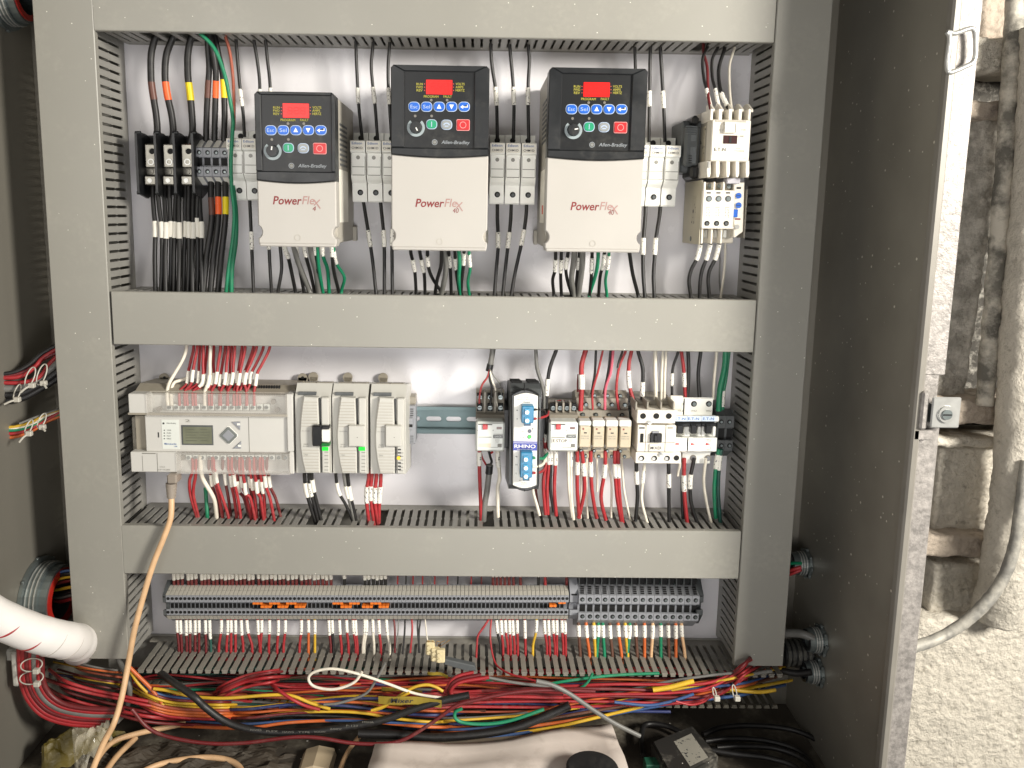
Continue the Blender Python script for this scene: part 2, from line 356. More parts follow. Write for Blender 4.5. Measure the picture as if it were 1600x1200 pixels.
# ---- wiring ducts
PITCH = .01055
def finger_mesh(depth, pitch=PITCH, slot=.0036, t=.0018):
    """one duct finger: along local x = run, y = depth from base strip to the front, thin in z"""
    w0 = (pitch-slot)/2; a, n1, n2 = .015, .44, .51
    L_ = depth-a
    pts = [(-w0, 0), (-w0, L_*n1), (-w0-.0008, L_*(n1+.03)), (-w0-.0008, L_*(n2-.03)), (-w0, L_*n2), (-w0, L_*.90), (-w0-.0006, L_*.945), (-w0-.0006, L_)]
    return pts+[(-x, y) for x, y in reversed(pts)], a
def duct_side(parent, axis, run0, run1, fixed, depth, inward, skip=(), phase=0, tmat=DUCTF, bend=False, slot=.0034):
    """a slotted side wall; axis 'x' = horizontal duct (fixed = z), 'z' = vertical duct (fixed = x)"""
    pts, a = finger_mesh(depth, slot=slot); t = .0018*inward
    b = MB()
    if axis == 'x': b.box(run0, run1, Y0-a, Y0-.0005, fixed, fixed+t, tmat)
    else: b.box(fixed, fixed+t, Y0-a, Y0-.0005, run0, run1, tmat)
    b.build('base_strip', parent)
    n = int((run1-run0-phase)/PITCH); me = None; org = Vector(parent['org'])
    for i in range(n):
        if i in skip: continue
        c = run0+phase+PITCH*(i+.5)
        if me is None:
            b = MB(); vs = []
            for q in (0, t):
                for x, y in pts: vs.append((x, Y0-a-y, q) if axis == 'x' else (q, Y0-a-y, x))
            k = len(pts); fs = [[j, (j+1) % k, k+(j+1) % k, k+j] for j in range(k)]+[list(range(k)), list(range(k, 2*k))]
            b.add(vs, fs, tmat)
            if bend:   # small lip at the finger tip
                x = pts[7][0]; 
                if axis == 'x': b.box(x+.0008, -x-.0008, Y0-depth-.0005, Y0-depth+.0035, t*1.02, t*2.6, tmat)
            o = b.build('finger', parent, org=(0, 0, 0)); me = o.data
        else:
            o = bpy.data.objects.new('finger', me); sc.collection.objects.link(o); o.parent = parent
        o.location = (Vector((c, 0, fixed)) if axis == 'x' else Vector((fixed, 0, c)))-org
def cover(parent, x0, x1, z0, z1, side='h'):
    yf = Y0-DD-.002; b = MB(); b.box(x0, x1, yf, yf+.0022, z0, z1, DUCT, .0009)
    if side == 'h':
        b.box(x0+.0002, x1-.0002, yf+.0022, yf+.0085, z1-.0016, z1-.0001, DUCT, 0); b.box(x0+.0002, x1-.0002, yf+.0022, yf+.0085, z0+.0001, z0+.0016, DUCT, 0)
    else:
        b.box(x0+.0001, x0+.0016, yf+.0022, yf+.0085, z0+.0002, z1-.0002, DUCT); b.box(x1-.0016, x1-.0001, yf+.0022, yf+.0085, z0+.0002, z1-.0002, DUCT)
    b.build('cover', parent)
def base(parent, x0, x1, z0, z1):
    b = MB(); b.box(x0, x1, Y0-.002, Y0-.0006, z0, z1, DUCTF); b.build('base', parent)
du = thing('wiring_duct', (X0, Y0, ZB), 'tall grey covered wiring duct down the left side of the white panel', 'wiring duct', 'covered grey wiring ducts')
cover(du, X0, X1+.001, ZB, ZTOP-.01, 'v'); base(du, X0+.002, X1-.003, ZB, ZTOP-.02)
duct_side(du, 'z', Z4T+.005, ZTOP-.012, X1-.0025, DD-.0065, -1); duct_side(du, 'z', Z4T+.005, ZTOP-.012, X0+.0025, DD-.0065, 1)
du = thing('wiring_duct', (X3, Y0, ZB), 'tall grey covered wiring duct down the right side beside the dark steel wall', 'wiring duct', 'covered grey wiring ducts')
cover(du, X2-.0003, X3, ZB-.003, ZTOP-.01, 'v'); base(du, X2+.003, X3-.002, ZB, ZTOP-.02)
duct_side(du, 'z', Z4T+.005, ZTOP-.012, X2+.0025, DD-.0065, 1, phase=.004); duct_side(du, 'z', Z4T+.005, ZTOP-.012, X3-.0025, DD-.0065, -1)
XA, XB = X1+.0035, X2-.0012
def slots_at(pxs, py, d, run0, phase=0):
    return {int((W(x, py, d)[0]-run0-phase)/PITCH) for x in pxs}
du = thing('wiring_duct', (0, Y0, Z1), 'grey covered wiring duct along the top above the three drives', 'wiring duct', 'covered grey wiring ducts')
cover(du, XA-.003, XB, Z1, ZTOP-.012); base(du, XA, XB, Z1+.002, ZTOP-.02)
duct_side(du, 'x', XA-.002, XB, Z1+.0025, DD-.0065, 1, skip=slots_at((238, 266, 296, 329, 345, 1100), 65, .04, XA-.002))
du = thing('wiring_duct', (0, Y0, Z2T), 'grey covered wiring duct between the drives and the controller row', 'wiring duct', 'covered grey wiring ducts')
cover(du, XA, XB-.0005, Z2B, Z2T); base(du, XA, XB, Z2B+.002, Z2T-.002)
duct_side(du, 'x', XA-.001, XB, Z2T-.0025, DD-.0065, -1, skip=slots_at((495, 683, 692, 895), 456, .05, XA-.001)); duct_side(du, 'x', XA-.001, XB, Z2B+.0025, DD-.0065, 1)
du = thing('wiring_duct', (0, Y0, Z3T), 'grey covered wiring duct between the controller row and the long terminal row', 'wiring duct', 'covered grey wiring ducts')
cover(du, XA-.003, XB-.0005, Z3B, Z3T); base(du, XA, XB, Z3B+.002, Z3T-.002)
duct_side(du, 'x', XA-.001, XB, Z3T-.0025, DD-.0065, -1, slot=.0042, skip=slots_at((494, 548, 590, 757), 807, .05, XA-.001)); duct_side(du, 'x', XA-.001, XB, Z3B+.0025, DD-.0065, 1)
Z5 = P(900, 1108, DD)[2]
du = thing('wiring_duct', (0, Y0, Z4T), 'uncovered grey wiring duct overflowing with coloured wires at the bottom', 'wiring duct')
base(du, X0+.001, X3+.004, Z5, Z4T)
duct_side(du, 'x', X1-.002, X3+.006, Z4T-.0025, DD-.001, -1, bend=True, skip=slots_at((206,), 1040, DD, X1-.002), slot=.0043, tmat=mat('duct_finger_dark', '#837f76', .45, var=.1, vs=40, dust=.3)); duct_side(du, 'x', X0+.03, X3+.006, Z5, DD-.004, 1, bend=True, slot=.0043, tmat=mat('duct_finger_darker', '#5d594f', .5, var=.15, vs=40, dust=.35))  # top fingers in a darker grey, bottom row darker still

# ---- DIN rail, middle row
dr = thing('din_rail', (0, Y0, W(700, 656, .007)[1]), 'slotted zinc mounting rail visible between the controller and the first relay', 'mounting rail')
z_ = [W(697, y, .0075)[1] for y in (635.5, 642, 671, 678)]; xr0, xr1 = W(205, 656, .005)[0], W(1148, 656, .005)[0]
b = MB()
for za, zb in ((z_[0], z_[1]), (z_[2], z_[3])): b.box(xr0, xr1, Y0-.0075, Y0-.0065, min(za, zb), max(za, zb), RAIL, .0003)
b.box(xr0, xr1, Y0-.0065, Y0-.001, z_[1]-.0008, z_[1]+.0002, RAIL); b.box(xr0, xr1, Y0-.0065, Y0-.001, z_[2]-.0002, z_[2]+.0008, RAIL); b.build('rail_lips', dr)
# web with rounded slots, built as strips between the slots
zt, zb = z_[1]-.0008, z_[2]+.0008; zs0, zs1 = W(700, 651, .002)[1], W(700, 658.5, .002)[1]; r = (zs0-zs1)/2; zc = (zs0+zs1)/2
b = MB(); b.box(xr0, xr1, Y0-.002, Y0-.0008, zs0, zt, RAIL); b.box(xr0, xr1, Y0-.002, Y0-.0008, zb, zs1, RAIL)
sl = [(645, 656.5), (666, 689.5), (697, 720.5), (729, 752)]
cur = xr0
def rend(b, x, sgn):      # concave half-round slot ends
    arc = [(x-sgn*r+sgn*r*math.cos(a), zc+r*math.sin(a)) for a in [math.pi/2-math.pi*i/8 for i in range(9)]]
    for i in range(8): b.prism([arc[i], arc[i+1], (x, arc[i+1][1]), (x, arc[i][1])], Y0-.002, Y0-.0008, RAIL)
for a, c in sl:
    xa, xb = W(a, 655, .002)[0], W(c, 655, .002)[0]; b.box(cur, xa, Y0-.002, Y0-.0008, zs1, zs0, RAIL); rend(b, xa, -1); rend(b, xb, 1); cur = xb
b.box(cur, xr1, Y0-.002, Y0-.0008, zs1, zs0, RAIL); b.build('rail_web', dr)

# ================================================================== DEVICES, TOP ROW
def yz(px, L): return [(Y0-d, W(px, py, d)[1]) for d, py in L]
def rrect(cx, cz, hx, hz, r, n=5):
    pts = []
    for sx, sz, a0 in ((1, 1, 0), (-1, 1, 90), (-1, -1, 180), (1, -1, 270)):
        for i in range(n+1):
            a = R_(a0+90*i/n); pts.append((cx+sx*(hx-r)+r*math.cos(a), cz+sz*(hz-r)+r*math.sin(a)))
    return pts
def drive(kx, ky, x0, x1, yt, ys, yb, px_, word, lab, ang, side=0):
    D = .14; q = M(kx, ky, D)
    xa = W(x0, (yt+yb)/2, D)[0]; xb = W(x1, (yt+yb)/2, D)[0]; zt = W(kx, yt, D)[1]; zs = W(kx, ys, D)[1]; zb = W(kx, yb, D)[1]
    t = thing('motor_drive', ((xa+xb)/2, Y0, zb), lab, 'motor drive', 'beige motor drives with black keypads')
    b = MB(); b.box(xa+.0012, xb-.0012, Y0-D+.021, Y0-.004, zb+.003, zt-.002, DRVS, .001)
    b.build('body', t)
    b = MB()
    b.box(xb-.002, xb+.003, Y0-.012, Y0-.001, zb+.002, zb+.02, DRVS, .0008); b.box(xa-.003, xa+.002, Y0-.012, Y0-.001, zb+.002, zb+.02, DRVS, .0008)
    for k in range(9): b.box(xb-.0013, xb-.0007, Y0-.105, Y0-.055, zt-.030-k*.0055, zt-.0275-k*.0055, GREYD); b.box(xa+.0007, xa+.0013, Y0-.105, Y0-.055, zt-.030-k*.0055, zt-.0275-k*.0055, GREYD)
    b.build('side_vents', t)
    b = MB()
    if side > 0: b.box(xb-.0012, xb-.0006, Y0-.110, Y0-.052, zb+.026, zb+.085, SLVP)
    else: b.box(xa+.0006, xa+.0012, Y0-.110, Y0-.052, zb+.03, zb+.09, SLVP); b.box(xa+.0003, xa+.0006, Y0-.098, Y0-.085, zb+.040, zb+.050, mat('warn_orange', '#d8593a', .5))
    b.build('side_label', t)
    # front cover with finger scallops and a flared foot
    r = 11.5*q; zc = zb+22*q; al = math.acos(.55)
    def edge(x, s):
        L = []
        for i in range(9):
            a = -R_(62)+R_(124)*i/8; L.append((x-s*r*(math.cos(a)-math.cos(R_(62)))-0, zc+r*math.sin(a)))
        return L
    Lr = edge(xb, 1); Ll = edge(xa, -1); Ll.reverse()
    sag = .0028
    top = [(xb+(xa-xb)*i/10, zs+.0002-sag*math.sin(math.pi*i/10)) for i in range(11)]
    poly = [(xb-.001, zb), (xb, zb+.0035)]+Lr+top+Ll+[(xa, zb+.0035), (xa+.001, zb)]
    b = MB(); b.prism(poly, Y0-D, Y0-D+.021, DRV, .0012); b.box(xa+.001, xb-.001, Y0-D-.0012, Y0-D+.004, zb-.0008, zb+.0035, DRV, .0012)
    cv = b.build('front_cover', t)
    for x, s in ((xa, 1), (xb, -1)):
        b = MB(); b.prism([(x+s*.0013, zc-r*.86)]+[(x+s*(.0013+r*(math.cos(a_)-math.cos(R_(62)))*.93), zc+r*.97*math.sin(a_)) for a_ in [R_(-62+124*i/8) for i in range(9)]]+[(x+s*.0013, zc+r*.86)], Y0-D+.016, Y0-D+.03, DRVS)
        b.box(x+s*.0015, x+s*.0038, Y0-D+.0152, Y0-D+.016, zc-.0067, zc-.0055, HOLE); b.box(x+s*.0015, x+s*.0038, Y0-D+.0152, Y0-D+.016, zc+.0055, zc+.0067, HOLE); b.build('release_grip', t)
    p = P(px_[2][0], px_[2][1], D); b = MB(); b.ring(p+Vector((0, .0003, 0)), (0, -1, 0), 4.2*q, 5*q, .0007, DRVS, 20); b.build('cover_screw', t)
    # black keypad shell
    b = MB(); b.box(xa+.002, xb-.002, Y0-D-.0002, Y0-D+.02, zs+.004, zt-.001, KEYP); b.build('keypad_back', t)
    ia, ib, iz0, iz1 = xa+0, xb, W(kx, ky-24, D)[1], W(kx, ky+95, D)[1]; ja, jb = W(kx-54, ky, D)[0], W(kx+55, ky, D)[0]
    bot = [(xb+(xa-xb)*i/10, zs-sag*math.sin(math.pi*i/10)) for i in range(11)]
    b = MB(); y_ = Y0-D-.0024
    b.prism([(xb, iz1)]+bot+[(xa, iz1)], y_, Y0-D+.02, BLKG, .0012)
    b.prism([(xa, iz1), (xa, zt-.003), (xa+.003, zt), (ja, iz0), (ja, iz1)], y_, Y0-D+.02, BLKG, .0008)
    b.prism([(xb, iz1), (jb, iz1), (jb, iz0), (xb-.003, zt), (xb, zt-.003)], y_, Y0-D+.02, BLKG, .0008)
    b.prism([(xa+.003, zt), (xb-.003, zt), (jb, iz0), (ja, iz0)], y_, Y0-D+.02, BLKG, .0008)
    sh = b.build('keypad_shell', t)
    K = lambda dx, dy: P(kx+dx, ky+dy, D)
    yk = Y0-D-.0003
    def rbtn(dx, dy, hx, hy, r, m, rim, nm, sym=None):
        p = K(dx, dy); b = MB(); b.prism(rrect(p.x, p.z, (hx+1.1)*q, (hy+1.1)*q, (r+1)*q), yk-.0005, yk, rim)
        b.prism(rrect(p.x, p.z, hx*q, hy*q, r*q), yk-.0013, yk-.0005, m, .0003); o = b.build(nm, t); y = yk-.00135
        if sym in ('Esc', 'Sel'): text(sym, p.x, y, p.z, 5.5*q, RIM, o, width=11*q, name='key_lettering')
        b = MB()
        if sym == 'up': b.add([(p.x-3.6*q, y, p.z-3*q), (p.x+3.6*q, y, p.z-3*q), (p.x, y, p.z+4*q)], [(0, 1, 2)], WHT)
        if sym == 'dn': b.add([(p.x-3.6*q, y, p.z+3*q), (p.x+3.6*q, y, p.z+3*q), (p.x, y, p.z-4*q)], [(0, 1, 2)], WHT)
        if sym == 'ent':
            b.add([(p.x-6*q, y, p.z-.5*q), (p.x-1.5*q, y, p.z+2.5*q), (p.x-1.5*q, y, p.z-3.5*q)], [(0, 1, 2)], WHT)
            b.add([(p.x-1.5*q, y, p.z-1.2*q), (p.x+6*q, y, p.z-1.2*q), (p.x+6*q, y, p.z+3*q), (p.x+4.6*q, y, p.z+3*q), (p.x+4.6*q, y, p.z+.2*q), (p.x-1.5*q, y, p.z+.2*q)], [(0, 1, 2, 5), (2, 3, 4, 5)], WHT)
        if sym == 'I': b.box(p.x-.6*q, p.x+.6*q, y-.0001, y, p.z-4*q, p.z+4*q, RIM)
        if sym == 'O': b.ring((p.x, y, p.z), (0, -1, 0), 4.2*q, 5.2*q, .0001, RIMR, 20)
        if sym == 'rev': b.ring((p.x, y, p.z-2.5*q), (0, -1, 0), 4*q, 5.6*q, .0001, RIM, 12, R_(200), R_(340)); b.box(p.x-3*q, p.x+3*q, y-.0001, y, p.z-3*q, p.z-1.6*q, RIM)
        if b.v: b.build('key_symbol', o)
    for dx, sy in zip((-39.2, -19.6, 0, 19.4, 39), ('Esc', 'Sel', 'up', 'dn', 'ent')): rbtn(dx, 30.6, 8, 6.5, 5.5, BLU, RIM, 'key', sy)
    rbtn(-11.7, 58, 7.6, 6.4, 5.2, GRN, RIM, 'start_key', 'I'); rbtn(11.6, 58.7, 7.8, 6.6, 5.5, GRY, RIM, 'reverse_key', 'rev'); rbtn(37.3, 59.2, 9.5, 7.6, 1.6, RED, RIMR, 'stop_key', 'O')
    p = K(0, 0); b = MB(); b.prism(rrect(p.x, p.z, 20.5*q, 11*q, .8*q), yk-.0006, yk, DISP, .0002); o = b.build('display', t)
    for dx in (-9, 1, 11):
        b = MB(); ss = K(dx, 0)
        for (u, v, hw, hh) in ((0, 5, 3, .5), (0, 0, 3, .5), (0, -5, 3, .5), (-3.2, 2.5, .5, 2), (3.2, 2.5, .5, 2), (-3.2, -2.5, .5, 2), (3.2, -2.5, .5, 2)):
            b.box(ss.x+(u-hw)*q, ss.x+(u+hw)*q, yk-.00075, yk-.0006, ss.z+(v-hh)*q, ss.z+(v+hh)*q, mat('digit_off', '#c31512', .4, emis=.45))
        b.build('digit', o)
    for (tx, dx, dy, wd) in (('RUN', -30.5, -4.9, 10), ('FWD', -30.5, 0, 10), ('REV', -30.5, 4.9, 9.5), ('VOLTS', 32.7, -4.9, 14), ('AMPS', 31.7, 0, 12), ('HERTZ', 32.7, 4.9, 14), ('PROGRAM', -12.5, 14.6, 23), ('FAULT', 13.2, 14.6, 13)):
        p = K(dx, dy); text(tx, p.x, yk-.00015, p.z, 3.7*q, PRTY, t, width=wd*q, thick=.01)
    for dx, dy in ((-12.3, 20.3), (12.4, 20.3), (-37.5, 45), (-11.7, 45)):
        p = K(dx, dy); b = MB(); b.cyl((p.x, yk, p.z), (0, -1, 0), 2.1*q, .0006, LEDO, 12); b.build('indicator', t)
    for dy in (-5, 0, 5):
        for dx in (-22.7, 22.5): p = K(dx, dy); b = MB(); b.cyl((p.x, yk, p.z), (0, -1, 0), .8*q, .0004, mat('led_dim_red', '#c85a4a', .4), 8); b.build('indicator', t)
    p = K(-36.2, 63); b = MB(); b.ring((p.x, yk, p.z), (0, -1, 0), 9.8*q, 14*q, .0005, mat('dial_scale', '#8f9a9c', .45), 30, R_(-50), R_(230)); b.build('dial_scale', t)
    b = MB(); b.cyl((p.x, yk, p.z), (0, -1, 0), 9.4*q, .006, BLKG, 24, r2=8.4*q); o = b.build('dial', t)
    a = R_(ang); u = Vector((math.cos(a), 0, math.sin(a))); v = Vector((-u.z, 0, u.x)); c = Vector((p.x, yk-.0063, p.z))
    b = MB(); b.prism([((c+u*1*q+v*.9*q).x, (c+u*1*q+v*.9*q).z), ((c+u*6.5*q+v*.9*q).x, (c+u*6.5*q+v*.9*q).z), ((c+u*6.5*q-v*.9*q).x, (c+u*6.5*q-v*.9*q).z), ((c+u*1*q-v*.9*q).x, (c+u*1*q-v*.9*q).z)], yk-.0065, yk-.006, WHT); b.build('pointer', o)
    p = K(-7, 86); b = MB(); b.ring((p.x, yk-.0001, p.z), (0, -1, 0), 3.5*q, 4.4*q, .0001, PRTS, 20); b.cyl((p.x, yk-.0001, p.z), (0, -1, 0), 2.9*q, .0001, PRT, 16); b.build('emblem', t)
    text('AB', p.x, yk-.00025, p.z, 2.6*q, PRTS, t, width=3.8*q)
    p = K(25.7, 87); text('Allen-Bradley', p.x, yk-.00015, p.z, 7*q, PRTS, t, width=45*q, shear=.22, thick=.008)
    (xw, yw), (xn, yn) = px_[0], px_[1]; yc = Y0-D-.0002
    def tx(s_, cx, cy, h, w_, m, **k): p = P(cx, cy, D); text(s_, p.x, yc, p.z, h*q, m, t, width=w_*q, **k)
    tx('Power', xw+23, yw+.3, 13.2, 46, PRTR, shear=.2, thick=.016); tx('Fle', xw+55.5, yw, 13, 19.5, PRTP, shear=.2, thick=.01)
    p = P(xw+69, yw+4, D)
    b = MB()
    for (u0, v0, u1, v1, m_) in ((-4.5, 5, 5.5, -9, PRTP), (5, 5, -4.5, -4, PRTP)):
        a_ = Vector((u0, v0)); c_ = Vector((u1, v1)); n_ = (c_-a_).normalized(); n_ = Vector((-n_.y, n_.x))*.95
        b.add([(p.x+z.x*q, yc-(.00005 if u0 < 0 else 0), p.z+z.y*q) for z in (a_+n_, c_+n_, c_-n_, a_-n_)], [(0, 1, 2, 3)], m_)
    b.build('lettering', t)
    tx(word, xn, yn, 7.5, 5.5 if len(word) == 1 else 9.5, PRTR, shear=.15)
    return t
drive(462.5, 173, 401, 524.6, 144, 282.5, 384.5, [(426, 313), (491, 326), (465, 371.5)], '4', 'smallest motor drive, left of the two wider ones, its dial pointing up', 80, 1)
drive(686.2, 136.3, 611.2, 763, 102.5, 242.5, 390.5, [(648.5, 317), (712, 329), (686.7, 377.6)], '40', 'wide motor drive in the middle of the top row, its dial pointing down right', -62, 1)
drive(932, 140.2, 854.5, 1006, 106.5, 247, 393, [(891, 322), (954.7, 332), (926, 380.6)], '40', 'wide motor drive nearest the contactor, its dial pointing right and slightly up', 12, -1)

# fuse holders
def fuse():
    px, dm = 777, .06; hw = 11.6*M(px, 260, dm); x, z = W(px, 265, dm)
    t = thing('fuse_holder', (x, Y0, z), 'x', 'fuse holder', 'white fuse holders beside the drives')
    b = MB(); b.prof(yz(px, [(.001, 214), (.033, 211), (.034, 224), (.034, 308), (.001, 305)]), x-hw, x+hw, FUSE); b.build('housing', t)
    b = MB(); b.prof(yz(px, [(.0335, 223), (.061, 222.6), (.063, 224), (.0632, 240), (.058, 243), (.058, 279), (.055, 284), (.049, 290), (.047, 317), (.045, 319), (.0335, 319)]), x-hw+.0002, x+hw-.0002, FUSE); h = b.build('fuse_carrier', t)
    b = MB(); p = P(px, 219.5, .034); b.cyl(p+Vector((0, 0, 0)), (0, -1, 0), 4.3*M(px, 219, .034), .0004, HOLE, 16); b.build('wire_hole', t)
    b = MB(); b.pc(px, 304, .0482, 4.4, .0008, HOLE, 18); o = b.build('screw_well', t)
    b = MB(); b.pc(px+.4, 304.4, .0490, 2.7, .0008, GREYD, 12); b.build('screw', o)
    b = MB(); b.pc(px, 249.5, .058, 3, .0006, mat('fuse_window', '#8b8a83', .3), 14); b.build('indicator_window', t)
    b = MB(); b.pb(px-9.5, 263.6, px+9.5, 264.5, .0583, .058, PRT); b.pb(px-9.5, 276.4, px+9.5, 277.4, .0584, .058, PRT); b.pb(px-10.6, 242, px-10, 277, .0583, .058, PRT); b.pb(px+10, 248, px+10.6, 277, .0583, .058, PRT); b.build('moulded_lines', t)
    b = MB(); b.pb(px-10.6, 223.5, px+10.6, 238.5, .0636, .0632, SLVP); o = b.build('printed_label', t)
    for s_, yy, hh, ww, mm in (('Edison', 227.2, 3.8, 16, PRTB), ('CHM1D', 234.5, 3.4, 17, PRTD)): ptext(s_, px, yy, .0638, hh, ww, mm, o, thick=.01)
    return t, x
ft, fx = fuse(); first = True
fg = [('left of the smallest drive', (367.5, 391.5)), ('between the smallest and the middle drive', (559.5, 584, 608.5)), ('between the two wide drives', (777, 801.5, 826)), ('right of the last drive', (1001, 1025.5, 1050))]
for gn, xs in fg:
    for i, px in enumerate(xs):
        lab = 'white fuse holder, %s of %s %s' % (('left', 'right')[i] if len(xs) == 2 else ('left', 'middle', 'right')[i], 'two' if len(xs) == 2 else 'three', gn)
        dx = W(px, 265+(px-777)*.0135, .06)[0]-fx
        if px == 777: ft['label'] = lab
        else: copytree(ft, (dx, 0, 0), lab)

# power distribution block
pdb = thing('power_block', P(260, 305, 0), 'black power distribution block with three bare aluminium lugs at the upper left', 'power block')
b = MB(); b.pb(217, 224, 303, 292, .026, .001, BLK, .001); b.pb(217, 212, 303, 226, .018, .001, BLK); b.pb(219, 288, 304, 305, .018, .001, BLK); b.build('base', pdb)
for i, px in enumerate((217.2, 246.3, 275.3, 304)):
    b = MB(); xx = W(px, 255, .05)[0]; b.prof(yz(px, [(.001, 222), (.030, 209), (.054, 205), (.056, 208), (.056, 300), (.054, 303), (.030, 310), (.001, 296)]), xx-.0014, xx+.0014, BLK); b.cyl(P(px, 207.5, .054)+Vector((-.002, 0, 0)), (1, 0, 0), .0022, .004, BLKG, 12); b.cyl(P(px, 301, .054)+Vector((-.002, 0, 0)), (1, 0, 0), .0022, .004, BLKG, 12); b.build('barrier', pdb)
for px in (235, 263.5, 292):
    b = MB(); b.pb(px-8.7, 225, px+8.7, 262, .044, .02, ALU, .0012); b.pb(px-7, 262, px+8, 274, .032, .02, ALU, .0008); b.pb(px-9.5, 274.5, px+8.7, 289, .046, .02, ALU, .0012); o = b.build('lug', pdb)
    b = MB(); b.ring(P(px+2.5, 236, .0441), (0, -1, 0), 5*M(px, 236, .044), 8*M(px, 236, .044), .0006, ALU, 22); b.pc(px+3, 236.5, .0441, 4.6, .0005, HOLE, 16); b.build('set_screw', o)
    b = MB(); b.ring(P(px+1, 253, .0441), (0, -1, 0), 3.4*M(px, 236, .044), 5*M(px, 236, .044), .0007, BRIGHT, 18); b.build('set_screw', o)
    b = MB(); b.pc(px+.5, 268, .0321, 4.6, .0012, ALU, 16); b.pc(px-1, 282, .0461, 3.6, .0006, BRIGHT, 14); b.build('set_screw', o)
    b = MB(); b.pb(px-14, 240, px-9.5, 288, .03, .02, mat('smoke_black', '#3a3a36', .3)); b.pb(px-17, 264, px-8, 274, .034, .02, BLK, .001); b.build('side_shield', pdb)

# grey rail terminals
def terminal(px, wpx, Y, D, bodym, markm, nm, dash=False, holes=4, screw=False):
    """Y: slope top, face top, face bottom, recess bottom, lower face bottom, slope bottom"""
    a, b_, c, d_, e, f = Y; d0, d1, d2 = D; hw = (wpx/2)*M(px, (a+f)/2, d1)-.00018; x = W(px, (a+f)/2, d1)[0]; z = W(px, (a+f)/2, d1)[1]
    b = MB(); b.prof(yz(px, [(.001, a), (d0, a), (d1, b_), (d1, c), (d2, c+.3), (d2, d_-.3), (d1, d_), (d1, e), (d0, f), (.001, f)]), x-hw, x+hw, bodym)
    k = M(px, b_, d1)
    for yy in ((b_+c)/2, (d_+e)/2):
        b.pc(px, yy, d1, holes, .0003, HOLE, 12)
        if screw: b.pc(px+.6, yy+.5, d1+.0003, holes*.55, .0003, ZINC, 10)
    b.pb(px-wpx*.36, c+1.5, px+wpx*.36, d_-2, d2+.0004, d2, HOLE)
    o = b.build(nm, org=(x, Y0, z)); o['org'] = (x, Y0, z)
    if dash:
        for j in range(4):
            u = .3+.18*j; b = MB(); dd = d0+(d1-d0)*u; yy = a+(b_-a)*u; b.pb(px-2.6, yy-.8, px+2.6, yy+.8, dd+.0011, dd-.001, HOLE); b.build('marker_slot', o)
    return o, x
t4, x4 = terminal(311, 13.2, (217, 231, 245, 260.5, 275, 290), (.026, .047, .037), GREYP, WHT, 'terminal_block', holes=3.6, screw=True)
for (ya, yb, da, db) in ((219, 230, .030, .0465), (276.5, 288.5, .045, .028)):
    b = MB(); hw = 4.4*M(311, 254, .04); b.prof(yz(311, [(da+.0012, ya), (db+.0012, yb), (db-.0004, yb), (da-.0004, ya)]), x4-hw, x4+hw, WHT); b.build('marker_tag', t4)
W4 = 13.2*M(331, 255, .047)
for i in range(4):
    lab = 'grey screw terminal with white tags, %s of four beside the black power block' % nth(i+1)
    if i == 0: tag(t4, lab, 'terminal block', 'grey terminals beside the power block')
    else: copytree(t4, (W4*i, 0, 0), lab)

# contactor with side auxiliary block and overload relay
ct = thing('contactor', P(1140, 276, 0), 'tall cream contactor at the right end of the drive row, above its overload relay', 'contactor')
x0, x1 = W(1111.5, 220, .10)[0], W(1172, 220, .10)[0]
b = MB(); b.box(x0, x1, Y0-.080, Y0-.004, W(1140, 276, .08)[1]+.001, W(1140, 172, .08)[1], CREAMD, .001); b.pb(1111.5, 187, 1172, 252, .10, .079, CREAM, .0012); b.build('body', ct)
b = MB(); b.pb(1118, 187.5, 1166, 191, .1006, .0998, CREAMD); b.pb(1131.5, 190, 1151.5, 208, .104, .0998, CREAM, .001); b.pb(1130.5, 211.5, 1152, 224.5, .1008, .0998, mat('window_maroon', '#3a2020', .25)); b.pb(1139.5, 213, 1143, 223, .1013, .1, HOLE); b.pb(1132, 193, 1133, 207, .1043, .1039, PRT); b.pb(1149, 193, 1150, 207, .1043, .1039, PRT); b.build('indicator_window', ct)
for i, px in enumerate((1112, 1125.5, 1141, 1156.5, 1171)):
    b = MB(); wq = (2.2, 2.8, 2.8, 2.8, 2.2)[i]; b.pb(px-wq, 170, px+wq, 188, .097, .06, CREAM, .0006); b.prof(yz(px, [(.06, 166), (.07, 162.5), (.076, 163), (.09, 171), (.09, 175), (.06, 175)]), W(px-1.4, 170, .08)[0], W(px+1.4, 170, .08)[0], CREAM); b.build('terminal_fin', ct)
for i, px in enumerate((1107.5, 1121.5, 1137.5, 1152, 1168)):
    b = MB(); b.prism([W(x, y, .098) for x, y in ((px-3, 251.5), (px+3, 251.5), (px+3, 271), (px+1.5, 277), (px-2.5, 277), (px-3, 271))], Y0-.098, Y0-.06, CREAM, .0006); b.build('terminal_fin', ct)
for px in (1118.5, 1133.5, 1149, 1164): 
    b = MB(); b.pc(px, 181, .080, 3.6, .003, BRIGHT, 12); b.pc(px-4, 257, .080, 3.6, .003, BRIGHT, 12); b.build('terminal_screw', ct)
ptext('E.T-N', 1125, 233.5, .1003, 5.2, 18, PRTD, ct, thick=.015)
for s_, x_, y_, w_, h_ in (('1.00E', 1158, 213, 9, 3), ('XTC', 1154, 232, 8, 2.4), ('XTCE009B', 1155, 236, 16, 2.2), ('A1 A2', 1128, 203, 9, 2.6), ('13 NO', 1161, 203, 9, 2.6), ('14', 1163, 247, 4, 2.4)): ptext(s_, x_, y_, .1003, h_, w_, PRT, ct)
b = MB(); b.pb(1106, 252, 1110, 262, .1, .097, BRIGHT, .0005); b.build('clip', ct)
